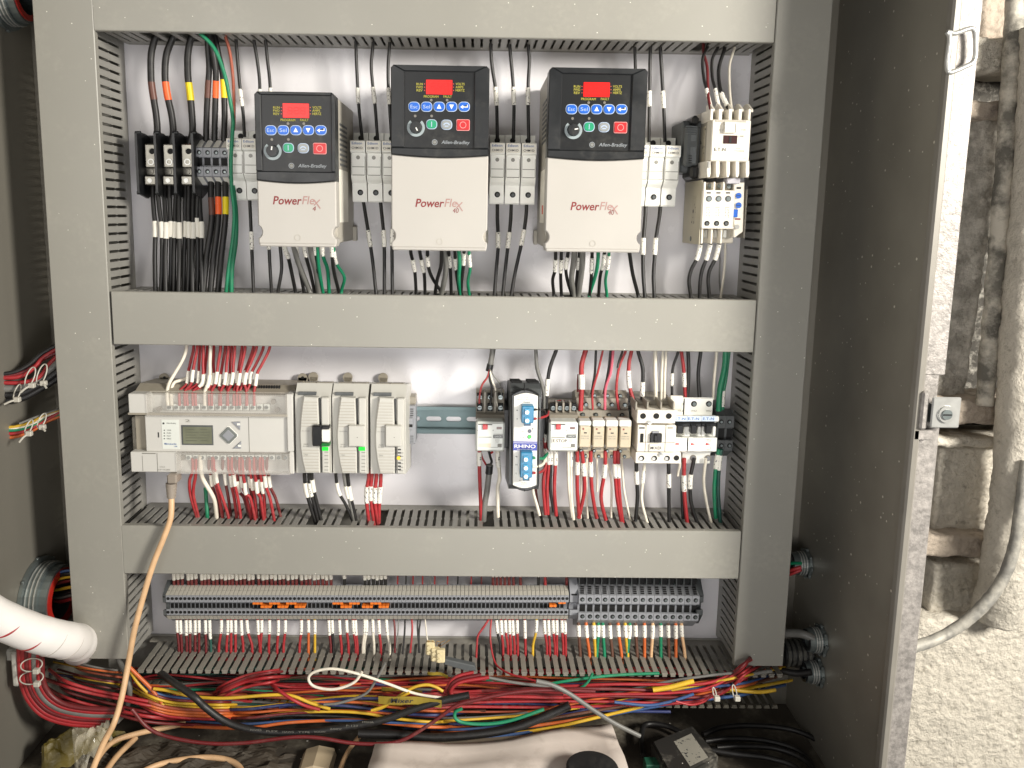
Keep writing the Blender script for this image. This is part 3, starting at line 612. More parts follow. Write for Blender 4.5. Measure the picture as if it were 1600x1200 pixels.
zz = [W(1100, y, .085)[1] for y in (195, 262)]; b = MB(); b.box(x0-.0005, x0-.0001, Y0-.074, Y0-.055, zz[1], zz[0], mat('side_print', '#b5ad99', .5, print_=150)); b.build('side_label', ct)
ax = thing('auxiliary_contact', P(1078, 265, 0), 'dark grey auxiliary contact block standing between the last fuse holder and the cream contactor', 'auxiliary contact')
b = MB(); b.pb(1064, 189, 1096, 270, .055, .003, GREYD, .002); b.pb(1070, 195, 1093, 260, .068, .054, GREYD, .003); b.build('body', ax)
b = MB(); b.pb(1079, 209, 1089, 221, .0685, .066, mat('aux_tab', '#5f6365', .4), .001); b.pb(1078, 228, 1089, 256, .0685, .066, mat('aux_tab', ''), .001); b.build('front_tab', ax)
b = MB()
for i in range(4): b.pb(1072, 197+i*3.4, 1090-i, 198.5+i*3.4, .0695, .068, mat('aux_tab', '')); b.pb(1076, 243+i*3.6, 1081, 244.2+i*3.6, .0692, .068, HOLE)
b.build('cooling_rib', ax)
b = MB(); b.pb(1082, 180, 1093, 196, .07, .03, BLK, .003); b.build('end_bracket', ax); b = MB(); b.pb(1079, 258, 1092, 280, .07, .03, BLK, .003); b.build('end_bracket', ax)
b = MB(); b.pb(1057, 210, 1066, 226, .02, .001, mat('teal_clip', '#4b7e86', .3), .001); b.pb(1060, 232, 1066, 262, .02, .001, mat('teal_clip', ''), .001); b.build('rail_clip', ax)
ov = thing('overload_relay', P(1130, 383, 0), 'cream overload relay with blue dials hanging below the contactor', 'overload relay')
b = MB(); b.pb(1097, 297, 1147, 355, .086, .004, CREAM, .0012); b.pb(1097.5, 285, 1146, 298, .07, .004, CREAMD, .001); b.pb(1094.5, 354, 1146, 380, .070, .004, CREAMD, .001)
b.prism([W(x, y, .080) for x, y in ((1146.5, 285), (1163.5, 285), (1161, 362), (1149, 371), (1146, 371))], Y0-.080, Y0-.004, CREAM, .001); b.build('body', ov)
x_ = W(1096.6, 335, .086)[0]; b = MB(); b.box(x_-.0005, x_+.0004, Y0-.082, Y0-.006, W(1097, 381, .05)[1], W(1097, 283, .05)[1], mat('overload_side', '#b0a994', .45, var=.05)); b.build('side_plate', ov)
for s_, yo in (('C', .07), ('306D', .058)):
    pass
b = MB(); b.box(x_-.0007, x_-.0004, Y0-.060, Y0-.044, W(1097, 350, .05)[1], W(1097, 306, .05)[1], mat('side_print2', '#a9a28e', .5, print_=170)); b.cyl((x_-.0004, Y0-.045, W(1097, 373, .04)[1]), (-1, 0, 0), .003, .0006, GREYD, 12); b.build('side_print', ov)
for i in range(3):
    px = 1107.7+i*15
    b = MB(); b.pc(px, 310.5, .0861, 4.8, .0004, GREYD, 16); b.pc(px+.4, 310.8, .0866, 3.2, .0004, ZINC, 12); b.pb(px-3.3, 300.2, px+3.3, 302.4, .0865, .086, PRTD); b.build('terminal_screw', ov)
    b = MB(); b.pc(px-3, 349, .0861, 4.1, .0005, HOLE, 16); b.pc(px-2.8, 349.4, .0867, 2.2, .0003, GREYD, 12); b.build('screw_well', ov)
    b = MB(); b.pb(px-4, 286, px+4.5, 296, .074, .07, CREAMD); b.pc(px+1, 291, .0741, 3.6, .002, ZINC, 12); b.build('connector_pin', ov)
    b = MB(); b.pb(px-8.2, 284, px-4.8, 298, .085, .06, CREAM, .0006); b.pb(px-12.3, 355.5, px-9.2, 381, .083, .06, CREAM, .0006); b.build('terminal_fin', ov)
    b = MB(); b.pb(px-8, 359, px-2, 372, .073, .07, BRIGHT, .0008); b.build('wire_clamp', ov)
    b = MB(); b.pb(px-5, 323.5, px+2, 324.3, .0863, .0859, PRT)
    for k in range(6): b.pb(px-4.5+(k % 2)*.8, 326+k*2.6, px-3.2, 327+k*2.6, .0863, .0859, PRTD); b.pb(px-1+(k % 3)*.6, 326.6+k*2.4, px+.5+(k % 3)*.6, 327.5+k*2.4, .0863, .0859, PRTD)
    b.build('printed_scale', ov)
b = MB(); b.pb(1096, 353, 1146, 357.5, .088, .08, CREAM, .0008); b.build('ledge', ov)
for y in (305.8, 320.8):
    b = MB(); b.pc(1153.5, y, .0801, 4.4, .002, BLU, 18); o = b.build('setting_dial', ov); b = MB(); b.pb(1150.5, y-.5, 1156.5, y+.5, .0825, .0819, PRTD); b.build('dial_slot', o)
b = MB(); b.pb(1145.5, 327, 1153, 339.5, .0835, .08, BLU, .0006); b.build('reset_button', ov)
b = MB(); b.pb(1151, 292, 1158, 295.5, .0803, .0799, PRTD); b.pb(1148.5, 341, 1157, 343.5, .0803, .0799, PRTR); b.build('printed_mark', ov)
b = MB(); b.pc(1151, 354.5, .0801, 3.6, .002, BRIGHT, 14); b.build('side_screw', ov)
b = MB(); b.pb(1136, 278, 1157, 287, .088, .074, mat('frosted_tab', '#b9b7bd', .3), .0008); b.build('link_tab', ov)
b = MB(); b.pb(1164, 296, 1166, 372, .06, .004, CREAMD); b.build('back_plate', ov)

# ================================================================== MIDDLE ROW
# controller
pl = thing('logic_controller', P(330, 741, 0), 'long beige logic controller with small screen and clear terminal covers', 'controller')
D = .085
b = MB()
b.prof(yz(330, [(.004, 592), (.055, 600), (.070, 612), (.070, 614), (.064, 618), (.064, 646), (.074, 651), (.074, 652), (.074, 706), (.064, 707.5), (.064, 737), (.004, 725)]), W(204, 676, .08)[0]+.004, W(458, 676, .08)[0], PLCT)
b.build('housing', pl)
b = MB(); b.pb(200.5, 615.5, 229, 648.5, D, .05, PLCM, .001); b.pb(448, 616, 458, 706, D, .05, PLCM, .001); b.pb(227, 650, 455, 707, .081, .06, PLCM, .001); b.pb(204, 706.5, 275.5, 738, D, .05, PLCM, .001); b.pb(452, 706, 459, 741, D, .05, PLCM, .001); b.build('front_housing', pl)
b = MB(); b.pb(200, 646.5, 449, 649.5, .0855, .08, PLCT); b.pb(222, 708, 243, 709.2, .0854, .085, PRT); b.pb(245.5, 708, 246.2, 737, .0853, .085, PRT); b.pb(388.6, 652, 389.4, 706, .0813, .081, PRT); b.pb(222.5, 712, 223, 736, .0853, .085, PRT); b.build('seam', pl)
b = MB(); b.pb(229, 618, 448, 647, .066, .05, PLCM, .001); b.pb(276, 709, 452, 739, .066, .05, PLCM, .001); b.build('terminal_bed', pl)
for i in range(15):
    px = 264.5+i*10.85; b = MB(); b.pb(px-4.6, 631.5, px+4.6, 641.5, .070, .066, RELW, .0006); b.pc(px, 636.5, .0701, 3, .0012, ZINC, 12); b.pb(px-2.6, 636, px+2.6, 637, .0716, .0712, HOLE); o = b.build('terminal_screw', pl)
    b = MB(); b.pb(px+30-4.6, 711, px+30-(-4.6), 719, .070, .066, RELW, .0006); b.pc(px+30, 715, .0701, 2.8, .0012, ZINC, 12); b.build('terminal_screw', pl)
for (a0, b0, a1, b1) in ((228.5, 616, 447.5, 651), (275.5, 708, 453, 741)):
    b = MB(); b.pb(a0, b0, a1, b1, D+.0012, D, CLEAR); b.pb(a0, b0, a1, b0+1, D+.0022, D-.012, CLEAR); b.pb(a0, b1-1, a1, b1, D+.0024, D-.010, CLEAR); b.pb(a0, b0, a0+1.2, b1, D+.002, D-.012, CLEAR); b.pb(a1-1.2, b0, a1, b1, D+.002, D-.012, CLEAR); b.build('clear_cover', pl)
for (x_, y_) in ((250, 638.5), (434, 640), (428, 627), (286, 714), (445, 714)): b = MB(); b.pc(x_, y_, .067, 4, .004, mat('well_grey', '#807a70', .5), 14); b.build('mount_screw', pl)
pd = MB(); pd.pb(206.5, 652, 226.5, 705, .066, .05, TAUPE, .001); pd.build('port_recess', pl)
b = MB(); b.prism([W(x, y, .068) for x, y in ((213, 667), (222, 665), (224, 668), (224, 684), (222, 688), (214, 685))], Y0-.0715, Y0-.066, mat('port_dark', '#3b3324', .4, .3), .0006)
for i in range(5): b.pc(217, 669+i*3.4, .0716, .8, .0004, ALU, 8)
for i in range(4): b.pc(220.5, 671+i*3.4, .0716, .8, .0004, ALU, 8)
b.build('serial_port', pl)
for y in (659, 694): b = MB(); b.pc(219, y, .0661, 3.2, .003, BRIGHT, 14); b.pc(219, y, .0692, 1.4, .0003, HOLE, 10); b.build('port_screw', pl)
b = MB(); b.pb(283.5, 664.5, 333, 695.5, .0818, .081, GREYD, .0005); o = b.build('screen_frame', pl); b = MB(); b.pb(285.8, 667, 331, 693.5, .0822, .0818, LCD); b.build('screen', o)
b = MB()
for k in range(5): b.pb(290, 670.5+k*4.4, 304+(k*7) % 12, 671.6+k*4.4, .08235, .0822, mat('lcd_ink', '#5a5c4d', .4)); b.pb(313, 670.5+k*4.4, 324+(k*5) % 6, 671.6+k*4.4, .08235, .0822, mat('lcd_ink', ''))
b.build('screen_text', o)
p = P(357.3, 680, .081); q = M(357, 680, .081)
b = MB(); b.prism([(p.x+14.4*q*math.cos(R_(a)), p.z+14.4*q*math.sin(R_(a))) for a in (7, 83, 97, 173, 187, 263, 277, 353)], p.y-.0006, p.y, WHT); b.prism([(p.x+13.4*q*math.cos(R_(a)), p.z+13.4*q*math.sin(R_(a))) for a in (7, 83, 97, 173, 187, 263, 277, 353)], p.y-.0016, p.y-.0006, mat('pad_grey', '#6f7370', .4), .0005); b.prism([(p.x+9*q*math.cos(R_(a)), p.z+9*q*math.sin(R_(a))) for a in (4, 86, 94, 176, 184, 266, 274, 356)], p.y-.0021, p.y-.0016, GREYP, .0003); b.build('arrow_pad', pl)
for pts in (((362.5, 659), (375.5, 658.5), (375.5, 671.5)), ((364, 700.5), (377, 700.5), (377, 689))):
    b = MB(); b.prism([W(x, y, .081) for x, y in pts], p.y-.0015, p.y, GREYP, .0005); cx_ = sum(a for a, _ in pts)/3+1.5; cy_ = sum(a for _, a in pts)/3; b.pb(cx_-2.4, cy_-1.6, cx_+2.4, cy_+1.6, .0829, .0824, WHT); b.build('corner_key', pl)
b = MB(); b.pb(253, 656, 280, 701.5, .0814, .081, RELW); lb = b.build('front_label', pl)
ptext('Allen-Bradley', 267.5, 661.5, .0816, 2.6, 15, PRTD, lb); b = MB(); b.pc(255.5, 661.5, .0815, 1.6, .0002, PRTD, 10); b.build('emblem', lb)
for k, s_ in enumerate(('POWER', 'RUN', 'FAULT', 'FORCE')): ptext(s_, 264, 672.3+k*4.4, .0816, 2, 6.5, PRTD, lb); b = MB(); b.pb(255.8, 671.6+k*4.4, 257.8, 673+k*4.4, .0816, .0814, PRTD); b.build('indicator', lb)
ptext('MicroLogix', 266.5, 694, .0816, 3.8, 19, PRTB, lb, thick=.02); ptext('1400', 274.5, 697.5, .0816, 2.2, 5, PRTB, lb)
ptext('2', 293, 657.5, .0813, 4, 8, PRT, pl); ptext('CN:5', 253.5, 729.5, .0853, 2, 8, PRT, pl); ptext('DC24V 1766-L32BXB', 256, 734, .0853, 2, 19, PRT, pl)
b = MB(); b.pb(246.5, 675.5, 248.5, 683.5, .0812, .081, PRTD); b.build('printed_mark', pl)
for px in (257, 473):
    b = MB(); b.cyl(P(px, 590, .006), (0, -1, 0), .006, .003, PLCT, 18); b.pb(px-7, 590, px+7, 600, .009, .004, PLCT); b.pc(px, 590, .0091, 2.2, .0004, HOLE, 10); b.build('mounting_ear', pl)
b = MB()
for i in range(26): b.pb(335+i*4, 602.5, 337.4+i*4, 610, .0625, .06, HOLE)
b.build('vent_row', pl)

# expansion modules
def module():
    D = .092; z = W(488, 741, 0)[1]; x = W(488, 680, D)[0]
    t = thing('expansion_module', (x, Y0, z), 'x', 'expansion module', 'beige expansion modules beside the controller')
    b = MB(); b.prof(yz(488, [(.004, 596), (.070, 598.5), (.082, 617), (.084, 620), (.084, 739), (.004, 727)]), W(459.8, 680, D)[0], W(515.8, 680, D)[0], MODM); b.build('housing', t)
    b = MB(); b.prism([W(x_, y_, D) for x_, y_ in ((474, 620), (496.5, 621.5), (499, 680), (500, 739.5), (477, 739.5), (472.5, 722), (469.3, 700), (468.2, 680), (469.5, 655), (472, 634))], Y0-D, Y0-.083, MODM, .0012); dr_ = b.build('terminal_door', t)
    b = MB()
    for k in range(9): b.pb(471.5-(k > 3)*1.5, 628+k*4.7, 495.5, 628.9+k*4.7, D+.0003, D, CREAMD)
    for k in range(8): b.pb(472.5+k*.55, 703+k*4.7, 498, 703.9+k*4.7, D+.0003, D, CREAMD)
    b.build('grip_rib', dr_)
    for (s_, yy, ww) in (('Allen-Bradley', 673.5, 13), ('ANALOG', 694, 7), ('DC OUT', 697.5, 9), ('1762', 710.5, 6)): ptext(s_, 478, yy, D+.0003, 1.8, ww, PRT, dr_)
    b = MB(); b.pb(502.5, 621.5, 514, 739, D+.001, .084, MODM, .001); st = b.build('side_strip', t)
    b = MB()
    for k in range(6): b.pb(507, 706+k*5.6, 513, 706.9+k*5.6, D+.0013, D+.001, PRT)
    b.build('printed_mark', st)
    b = MB(); b.pb(497.5, 622, 502, 738, .0845, .084, GREYD); b.build('slot', t)
    b = MB()
    zz_ = lambda d, y: W(488, y, d)[1]
    for (a0, a1) in ((477, 497), (499, 518)): b.prof([(Y0-.030, zz_(.030, 597.2)+.0014), (Y0-.064, zz_(.064, 598.5)+.0012), (Y0-.064, zz_(.064, 598.5)-.001), (Y0-.030, zz_(.030, 597.2)-.001)], W(a0-3, 600, .06)[0], W(a1-3, 600, .06)[0], TAUPE)
    b.build('vent_grille', t)
    b = MB(); b.pb(466, 612.5, 494, 617.5, .083, .08, GREYD); b.build('latch_slot', t)
    b = MB(); b.cyl(P(544, 589, .004)-Vector((W(544, 589, .004)[0]-W(490, 589, .004)[0], 0, 0)), (0, -1, 0), .0062, .003, PLCT, 18); b.pb(484, 589, 496, 599, .007, .004, PLCT); b.build('mounting_ear', t)
    return t, x
m0, mx = module(); m0['label'] = 'expansion module next to the controller, with a black ribbon connector and green light'
dm = W(546, 680, .092)[0]-W(488, 680, .092)[0]
m1 = copytree(m0, (dm, 0, 0), 'middle expansion module of three, with a beige square cap and green light'); m2 = copytree(m0, (dm*2.03, 0, 0), 'last expansion module before the bare rail, with an amber light')
for mm, ox in ((m0, 0), (m1, 57.3), (m2, 115)):
    if mm is m0:
        b = MB(); b.pb(487.5, 665.5, 502.5, 697.5, .099, .088, BLK, .0012); b.pb(502, 665.5, 514.5, 671, .098, .088, BLK, .001); b.pb(502, 693, 514.5, 697.5, .098, .088, mat('cap_green', '#176a2c', .3)); b.build('ribbon_connector', mm)
        b = MB(); b.pb(502.5, 671.5, 514.5, 690.5, .0965, .088, WHT, .0005); b.build('ribbon', mm)
    else:
        b = MB(); b.pb(487+ox, 665.5, 512.5+ox, 698, .0975, .088, MODM, .001); b.pc(501+ox, 683.5, .0976, .8, .0003, PRT, 8); b.pb(486.6+ox, 665.3, 488+ox, 698, .0965, .088, PRT); b.build('connector_cap', mm)
    if mm is m2:
        b = MB()
        for k in range(7):
            if k != 3: b.pb(506.5+ox, 701.5+k*5.2, 511.5+ox, 703.5+k*5.2, .0935, .093, PRTD); b.pb(502.8+ox, 702+k*5.2, 504.2+ox, 703.2+k*5.2, .0935, .093, PRTD)
        b.build('printed_mark', mm); b = MB(); b.pc(508+ox, 715.5, .0932, 3, .0006, LEDY, 12); b.build('indicator', mm)
    else: b = MB(); b.pb(503+ox, 698.5, 513+ox, 704.5, .0937, .093, LEDG, .0003); b.build('indicator', mm)
eb = thing('end_bracket', P(646, 694, 0), 'grey rail end bracket beside the last expansion module', 'end bracket')
b = MB(); b.pb(633, 634, 649.5, 694, .03, .001, GREYP, .001); b.pb(636, 620, 649.5, 636, .022, .001, TAUPE, .001); b.pb(632, 653, 645, 672, .036, .03, GREYP, .001); b.build('body', eb)
b = MB(); b.pb(635, 663, 644.5, 667.5, .0363, .036, HOLE)
for k in range(4): b.pb(641, 638.5+k*3.2, 646, 640+k*3.2, .0303, .03, PRTD); b.pb(641, 681+k*3, 646, 682+k*3, .0303, .03, PRTD)
b.build('moulded_slot', eb)

# ice-cube relays
def relay(x0, ty0, ncol, two, lab, word=None, red_arc=False):
    t = thing('relay', P(x0+22, 706, 0), lab, 'relay', 'square pale relays with red levers'); x1 = x0+45.5
    b = MB(); b.prof(yz(x0+22, [(.002, 606 if two else 622), (.040, ty0), (.052, 644), (.060, 648), (.068, 660), (.068, 705), (.002, 698)]), W(x0+.6, 660, .06)[0], W(x1-.6, 660, .06)[0], TAUPE); b.build('socket', t)
    b = MB(); b.pb(x0+.3, 659.5, x1-.2, 705.5, .088, .066, RELW, .0022); o = b.build('relay_body', t)
    for c in range(ncol):
        px = x0+6.5+c*(45.5-13)/(ncol-1)
        for r in range(2 if two else 1):
            py = (620.5, 637)[r] if two else 637.5; dd = (.0435, .0505)[r] if two else .050
            b = MB(); b.pb(px-4.2, py-6, px+4.2, py+6, dd+.001, dd-.006, HOLE); b.pc(px, py, dd+.0011, 3.5, .0016, ZINC, 12); b.pb(px-2.8, py-.5, px+2.8, py+.5, dd+.003, dd+.0026, HOLE); b.build('terminal_screw', t)
        if c < ncol-1: b = MB(); pm = px+(45.5-13)/(ncol-1)/2; b.pb(pm-1.6, 612 if two else 629, pm+1.6, 645, .056, .04, TAUPE, .0005); b.build('terminal_barrier', t)
    b = MB(); b.pb(x0+11, 663.5, x0+19, 671.5, .0905, .088, RED, .0006); b.build('test_lever', t)
    b = MB(); b.pb(x0+4.5, 662.6, x0+26, 664, .0884, .088, PRTD); b.pb(x0+33, 667.2, x0+41, 670.8, .0884, .088, mat('window_dim', '#6b4a44', .3)); b.pb(x0+4.5, 682.6, x0+25, 683.6, .0884, .088, PRT); b.pb(x0+27.5, 680, x0+42.5, 684.8, .0884, .088, GREYD); b.pb(x0+28, 678.2, x0+43, 679, .0884, .088, PRT); b.pb(x0+34.5, 693.5, x0+41, 699, .0884, .088, PRT); b.pb(x0+21, 698.7, x0+35, 699.3, .0884, .088, PRT)
    for px in (x0+3, x0+27.5): b.pc(px, 672.3, .088, .8, .0004, PRT, 8)
    b.build('printed_mark', o)
    ptext('OMRON', x0+35, 682.4, .0886, 2.4, 11, RELW, o); ptext('24VDC', x0+34, 687.5, .0886, 2, 7, PRT, o); ptext('10A', x0+34, 690.5, .0886, 2, 5, PRT, o)
    b = MB()
    if word: b.pb(x0+5, 684.3, x0+30, 693.2, .0892, .088, SLVP, .0003); b.build('name_sticker', t); ptext(word, x0+17.5, 688.8, .0894, 4.8, 22, PRTD, o, thick=.012)
    else: b.pb(x0+5, 693, x0+24, 699, .0885, .088, mat('sticker_pale', '#d8ccb6', .4)); b.build('name_sticker', t)
    if red_arc: b = MB(); p = P(x0+18.5, 634, .03); b.prism([(p.x+.0105*math.cos(a), p.z+.0075*math.sin(a)) for a in [math.pi*i/10 for i in range(11)]], p.y, p.y+.002, mat('arc_red', '#a82a2a', .35)); b.build('retaining_clip', t)
    return t
relay(743, 609, 3, True, 'pale relay with two rows of top screws, left of the narrow power supply')
relay(857.5, 628, 4, False, 'pale relay marked E.STOP, right of the narrow power supply', 'E.STOP', True)

# power supply
ps = thing('power_supply', P(820, 770, 0), 'narrow black power supply with white face and two blue connectors', 'power supply')
xa, xb = W(795.5, 690, .10)[0], W(844, 690, .10)[0]
b = MB(); b.prof(yz(820, [(.004, 594), (.085, 598), (.097, 607), (.104, 620), (.104, 757), (.098, 764), (.004, 748)]), xa+.0005, xb-.0005, GREYD); b.build('body', ps)
b = MB(); arc = lambda n, x0_, y0_, x1_, y1_, h: [(x0_+(x1_-x0_)*i/n, (y0_+(y1_-y0_)*i/n)-h*math.sin(math.pi*i/n)) for i in range(n+1)]
b.prism([W(x, y, .11) for x, y in arc(8, 798, 617, 842, 617, 9)+arc(8, 842, 760, 800, 760, -8)], Y0-.110, Y0-.103, BLK, .0015); b.build('front_bezel', ps)
b = MB(); b.prism([W(x, y, .112) for x, y in arc(8, 803, 619, 840.5, 619, 4.5)+arc(8, 838, 758, 801, 758, -5)], Y0-.112, Y0-.109, WHT, .0006); fp = b.build('face_plate', ps)
for k in range(4):
    b = MB(); yy = 597.5+k*2.6; d_ = .035+k*.016; z_1 = W(820, 594.5+k*1.0, d_)[1]
    for sx in (-1, 1): b.box((xa+xb)/2+sx*.004, (xa+xb)/2+sx*.0165, Y0-d_-.0035, Y0-d_+.0035, z_1-.001, z_1+.0016, HOLE)
    b.build('vent_slot', ps)
for (a0, b0, a1, b1, n) in ((815, 634.5, 834, 665.5, 2), (813, 707, 832, 751, 3)):
    b = MB(); b.pb(a0, b0, a1, b1-4, .124, .111, TEAL, .001); b.pb(a0+4, b1-6, a1-4.5, b1, .122, .111, mat('connector_dark', '#1b4563', .35)); c = b.build('connector', ps)
    for k in range(n):
        yy = b0+(9.5 if n == 2 else 11)+k*13.2; b = MB(); b.pb(a0+4.6, yy-5, a0+12.6, yy+5, .1255, .124, mat('connector_light', '#3f93bb', .35), .0004); b.pc(a0+8.6, yy, .1256, 3.1, .0012, BRIGHT, 12); b.pb(a0+6.4, yy-.4, a0+10.8, yy+.4, .1272, .1268, HOLE); b.build('clamp_screw', c)
b = MB(); b.pb(801.8, 692.5, 839.2, 704, .1124, .112, BANDB); b.build('brand_band', fp); b = MB(); b.pb(801.8, 689.8, 839.2, 691.6, .1124, .112, BANDB); b.build('brand_band', fp)
ptext('RHINO', 820.3, 697.4, .1126, 5.8, 33, WHT, fp, thick=.012); ptext('AutomationDirect', 820, 702.2, .1126, 1.8, 24, WHT, fp)
for s_, x_, y_, h_, w_ in (('AutomationDirect', 820, 621.5, 2, 20), ('PSP24-DC12-1 Power Supply', 821, 624.5, 2, 27), ('Output', 823, 628.5, 2.6, 11), ('DC 24V 1A', 824, 632, 2, 13), ('-', 808, 641, 1.2, 2), ('+', 808, 654.5, 2.4, 2.6), ('Adjust', 817, 674, 2, 8), ('DC OK', 816, 683.5, 2, 7), ('~', 807, 713.5, 2.4, 3), ('N', 807, 726, 2.6, 2.6), ('L', 807, 739.5, 2.4, 2), ('AC 100-240V', 819.5, 751, 2, 17), ('50/60Hz', 819, 754.5, 2, 9), ('Input', 819, 757.6, 2, 10)): ptext(s_, x_, y_, .1123, h_, w_, PRTD, fp)
b = MB(); b.pc(827.5, 673.5, .112, 3.2, .0006, mat('led_navy', '#20243a', .2), 14); b.pc(832.5, 670, .112, 1.2, .0004, PRTD, 8); b.build('trim_pot', ps)
b = MB(); b.pc(827.2, 682.5, .112, 3.3, .0004, mat('led_ring', '#16321a', .3), 14); b.pc(827.2, 682.5, .1124, 2.2, .0006, LEDG, 12); b.build('indicator', ps)
b = MB(); b.pb(819.4, 601, 820.4, 612, .1105, .1, HOLE); b.pb(818.8, 762, 819.8, 768, .1105, .1, HOLE); b.build('seam', ps)
b = MB(); b.pb(786, 640, 797, 700, .05, .003, BLK, .001); b.build('side_bracket', ps)
b = MB(); b.pb(843, 652, 856, 690, .055, .003, GREYD, .001); b.build('side_bracket', ps)

# slim relays
def slim():
    px = 914.5; z = W(px, 712, 0)[1]; x = W(px, 680, .078)[0]
    t = thing('slim_relay', (x, Y0, z), 'x', 'relay', 'slim tan relays in a row')
    hw = 10.1*M(px, 660, .05)
    b = MB(); b.prof(yz(px, [(.002, 612), (.030, 609), (.036, 620), (.042, 622), (.046, 638), (.052, 641), (.058, 656), (.058, 700), (.050, 702), (.050, 712), (.002, 706)]), x-hw, x+hw, TAUPE); b.build('socket', t)
    for (py, d_, ox) in ((618, .0355, -6), (632, .0445, 1), (648, .055, -4)): b = MB(); b.pc(px+ox, py, d_, 3.7, .0006, HOLE, 14); b.pc(px+ox+.3, py+.3, d_+.0007, 2.5, .0008, ZINC, 12); b.build('terminal_screw', t)
    b = MB(); b.pb(px-9, 658, px+8.7, 699.5, .082, .056, TAN, .0012); rb = b.build('relay_body', t)
    b = MB(); b.pb(px-4.3, 669, px-1.8, 671.5, .0823, .082, PRTR); b.pb(px-2, 675.5, px+2.5, 677.3, .0823, .082, PRTD); b.build('printed_mark', rb)
    ptext('OMRON', px-.5, 681.5, .0823, 1.8, 12, PRT, rb); ptext('G2R-1-SN', px-.5, 685, .0823, 1.8, 12, PRT, rb)
    b = MB(); b.pb(px-9, 698.5, px+9, 706, .060, .04, mat('foot_tan', '#cbbfa3', .4), .0008); b.pb(px-6, 705, px+10, 716, .052, .03, mat('foot_tan', ''), .0008); b.build('release_foot', t)
    b = MB(); b.pb(px-5, 698.5, px+4, 703, .0605, .056, CREAMD); b.build('foot_notch', t)
    for (ox, py, d_) in ((-8, 704, .0603), (-1, 712.5, .0523)): b = MB(); b.pc(px+ox+1.5, py, d_, 2.8, .0008, HOLE, 12); b.pc(px+ox+1.8, py+.3, d_+.0009, 1.8, .0005, ZINC, 10); b.build('terminal_screw', t)
    return t, x
st, sx = slim(); dx = W(935.5, 680, .078)[0]-W(914.5, 680, .078)[0]
SL = [st]; st['label'] = 'slim tan relay beside the E.STOP relay, its top latch tan'
for i, lab in ((1, 'second slim tan relay from the E.STOP relay, with white top latch'), (2, 'third slim tan relay from the E.STOP relay, with white top latch'), (3, 'slim tan relay nearest the cream MIXER contactor, with white top latch')): SL.append(copytree(st, (dx*i*.995, 0, 0), lab))
for i, t in enumerate(SL):
    px = 914.5+20.7*i+(.0 if i == 0 else .5)
    b = MB(); b.pb(px-9.6, 657 if i else 658, px+9.4, 667 if i else 665.5, .0855, .07, WHT if i else RELW, .001); b.build('latch', t)

# MIXER contactor
mc = thing('contactor', P(1025, 725, 0), 'cream contactor marked MIXER between the slim relays and the breakers', 'contactor')
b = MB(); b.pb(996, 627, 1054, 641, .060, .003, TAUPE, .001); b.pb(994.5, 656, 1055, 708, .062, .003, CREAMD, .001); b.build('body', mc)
b = MB(); b.pb(995, 641, 1055.5, 662, .086, .05, CREAM, .001); b.build('upper_terminal_cover', mc)
b = MB(); b.pb(995.5, 664.5, 1056, 706.5, .084, .05, CREAM, .001); b.build('front_cover', mc)
b = MB(); b.pb(992.5, 707, 1064, 724.5, .082, .02, CREAM, .001); lt = b.build('lower_terminal_cover', mc)
for px in (1004.8, 1025.5, 1045):
    b = MB(); b.pc(px, 650, .0861, 4.6, .0004, HOLE, 16); b.build('screw_well', mc)
for i, px in enumerate((994, 1012, 1033, 1052.5)): b = MB(); b.pb(px-1.5, 628, px+1.5, 642, .082, .05, TAUPE, .0006); b.build('terminal_fin', mc)
for px in (1002.5, 1022.5, 1042.5): b = MB(); b.pc(px, 716, .0821, 4.3, .0004, HOLE, 16); b.pc(px-1.2, 716.5, .0826, 2.8, .0006, BRIGHT, 12); b.build('terminal_screw', mc)
b = MB(); b.pc(1057, 715.5, .0821, 4.3, .0004, HOLE, 12); b.build('terminal_screw', mc)
for px, py in ((1015, 659.5), (1032.5, 709.5)): b = MB(); b.pc(px, py, .0862 if py < 700 else .0822, 3.6, .0018, BRIGHT, 14); b.pb(px-2.4, py-.4, px+2.4, py+.4, .0886 if py < 700 else .0846, .088 if py < 700 else .084, HOLE); b.build('cover_screw', mc)
b = MB(); b.pb(1016, 677.5, 1034.5, 692, .0875, .084, BLK, .0008); b.pb(1022, 680, 1028, 691, .09, .087, BLK, .0008); b.build('switch_window', mc)
b = MB(); b.pb(1000.5, 677.5, 1005.5, 691.5, .0845, .084, HOLE); b.pb(999, 667.5, 1007.5, 670, .0845, .084, GREYD); b.pb(1043.5, 667, 1051.5, 670, .0845, .084, CREAMD); b.pb(1019, 673.5, 1030, 677.5, .086, .084, GREYP, .0006); b.pb(1008.5, 664.5, 1009.3, 706, .0844, .084, PRT); b.pb(1039.5, 664.5, 1040.3, 706, .0844, .084, PRT); b.pb(998, 690.8, 1055, 691.5, .0843, .084, PRT); b.build('moulded_line', mc)
b = MB(); b.pb(1014.5, 694, 1036, 705.5, .086, .084, SLVP, .0004); b.build('name_sticker', mc); ptext('MIXER', 1025.3, 700, .0862, 5, 18, PRTD, mc, thick=.012)

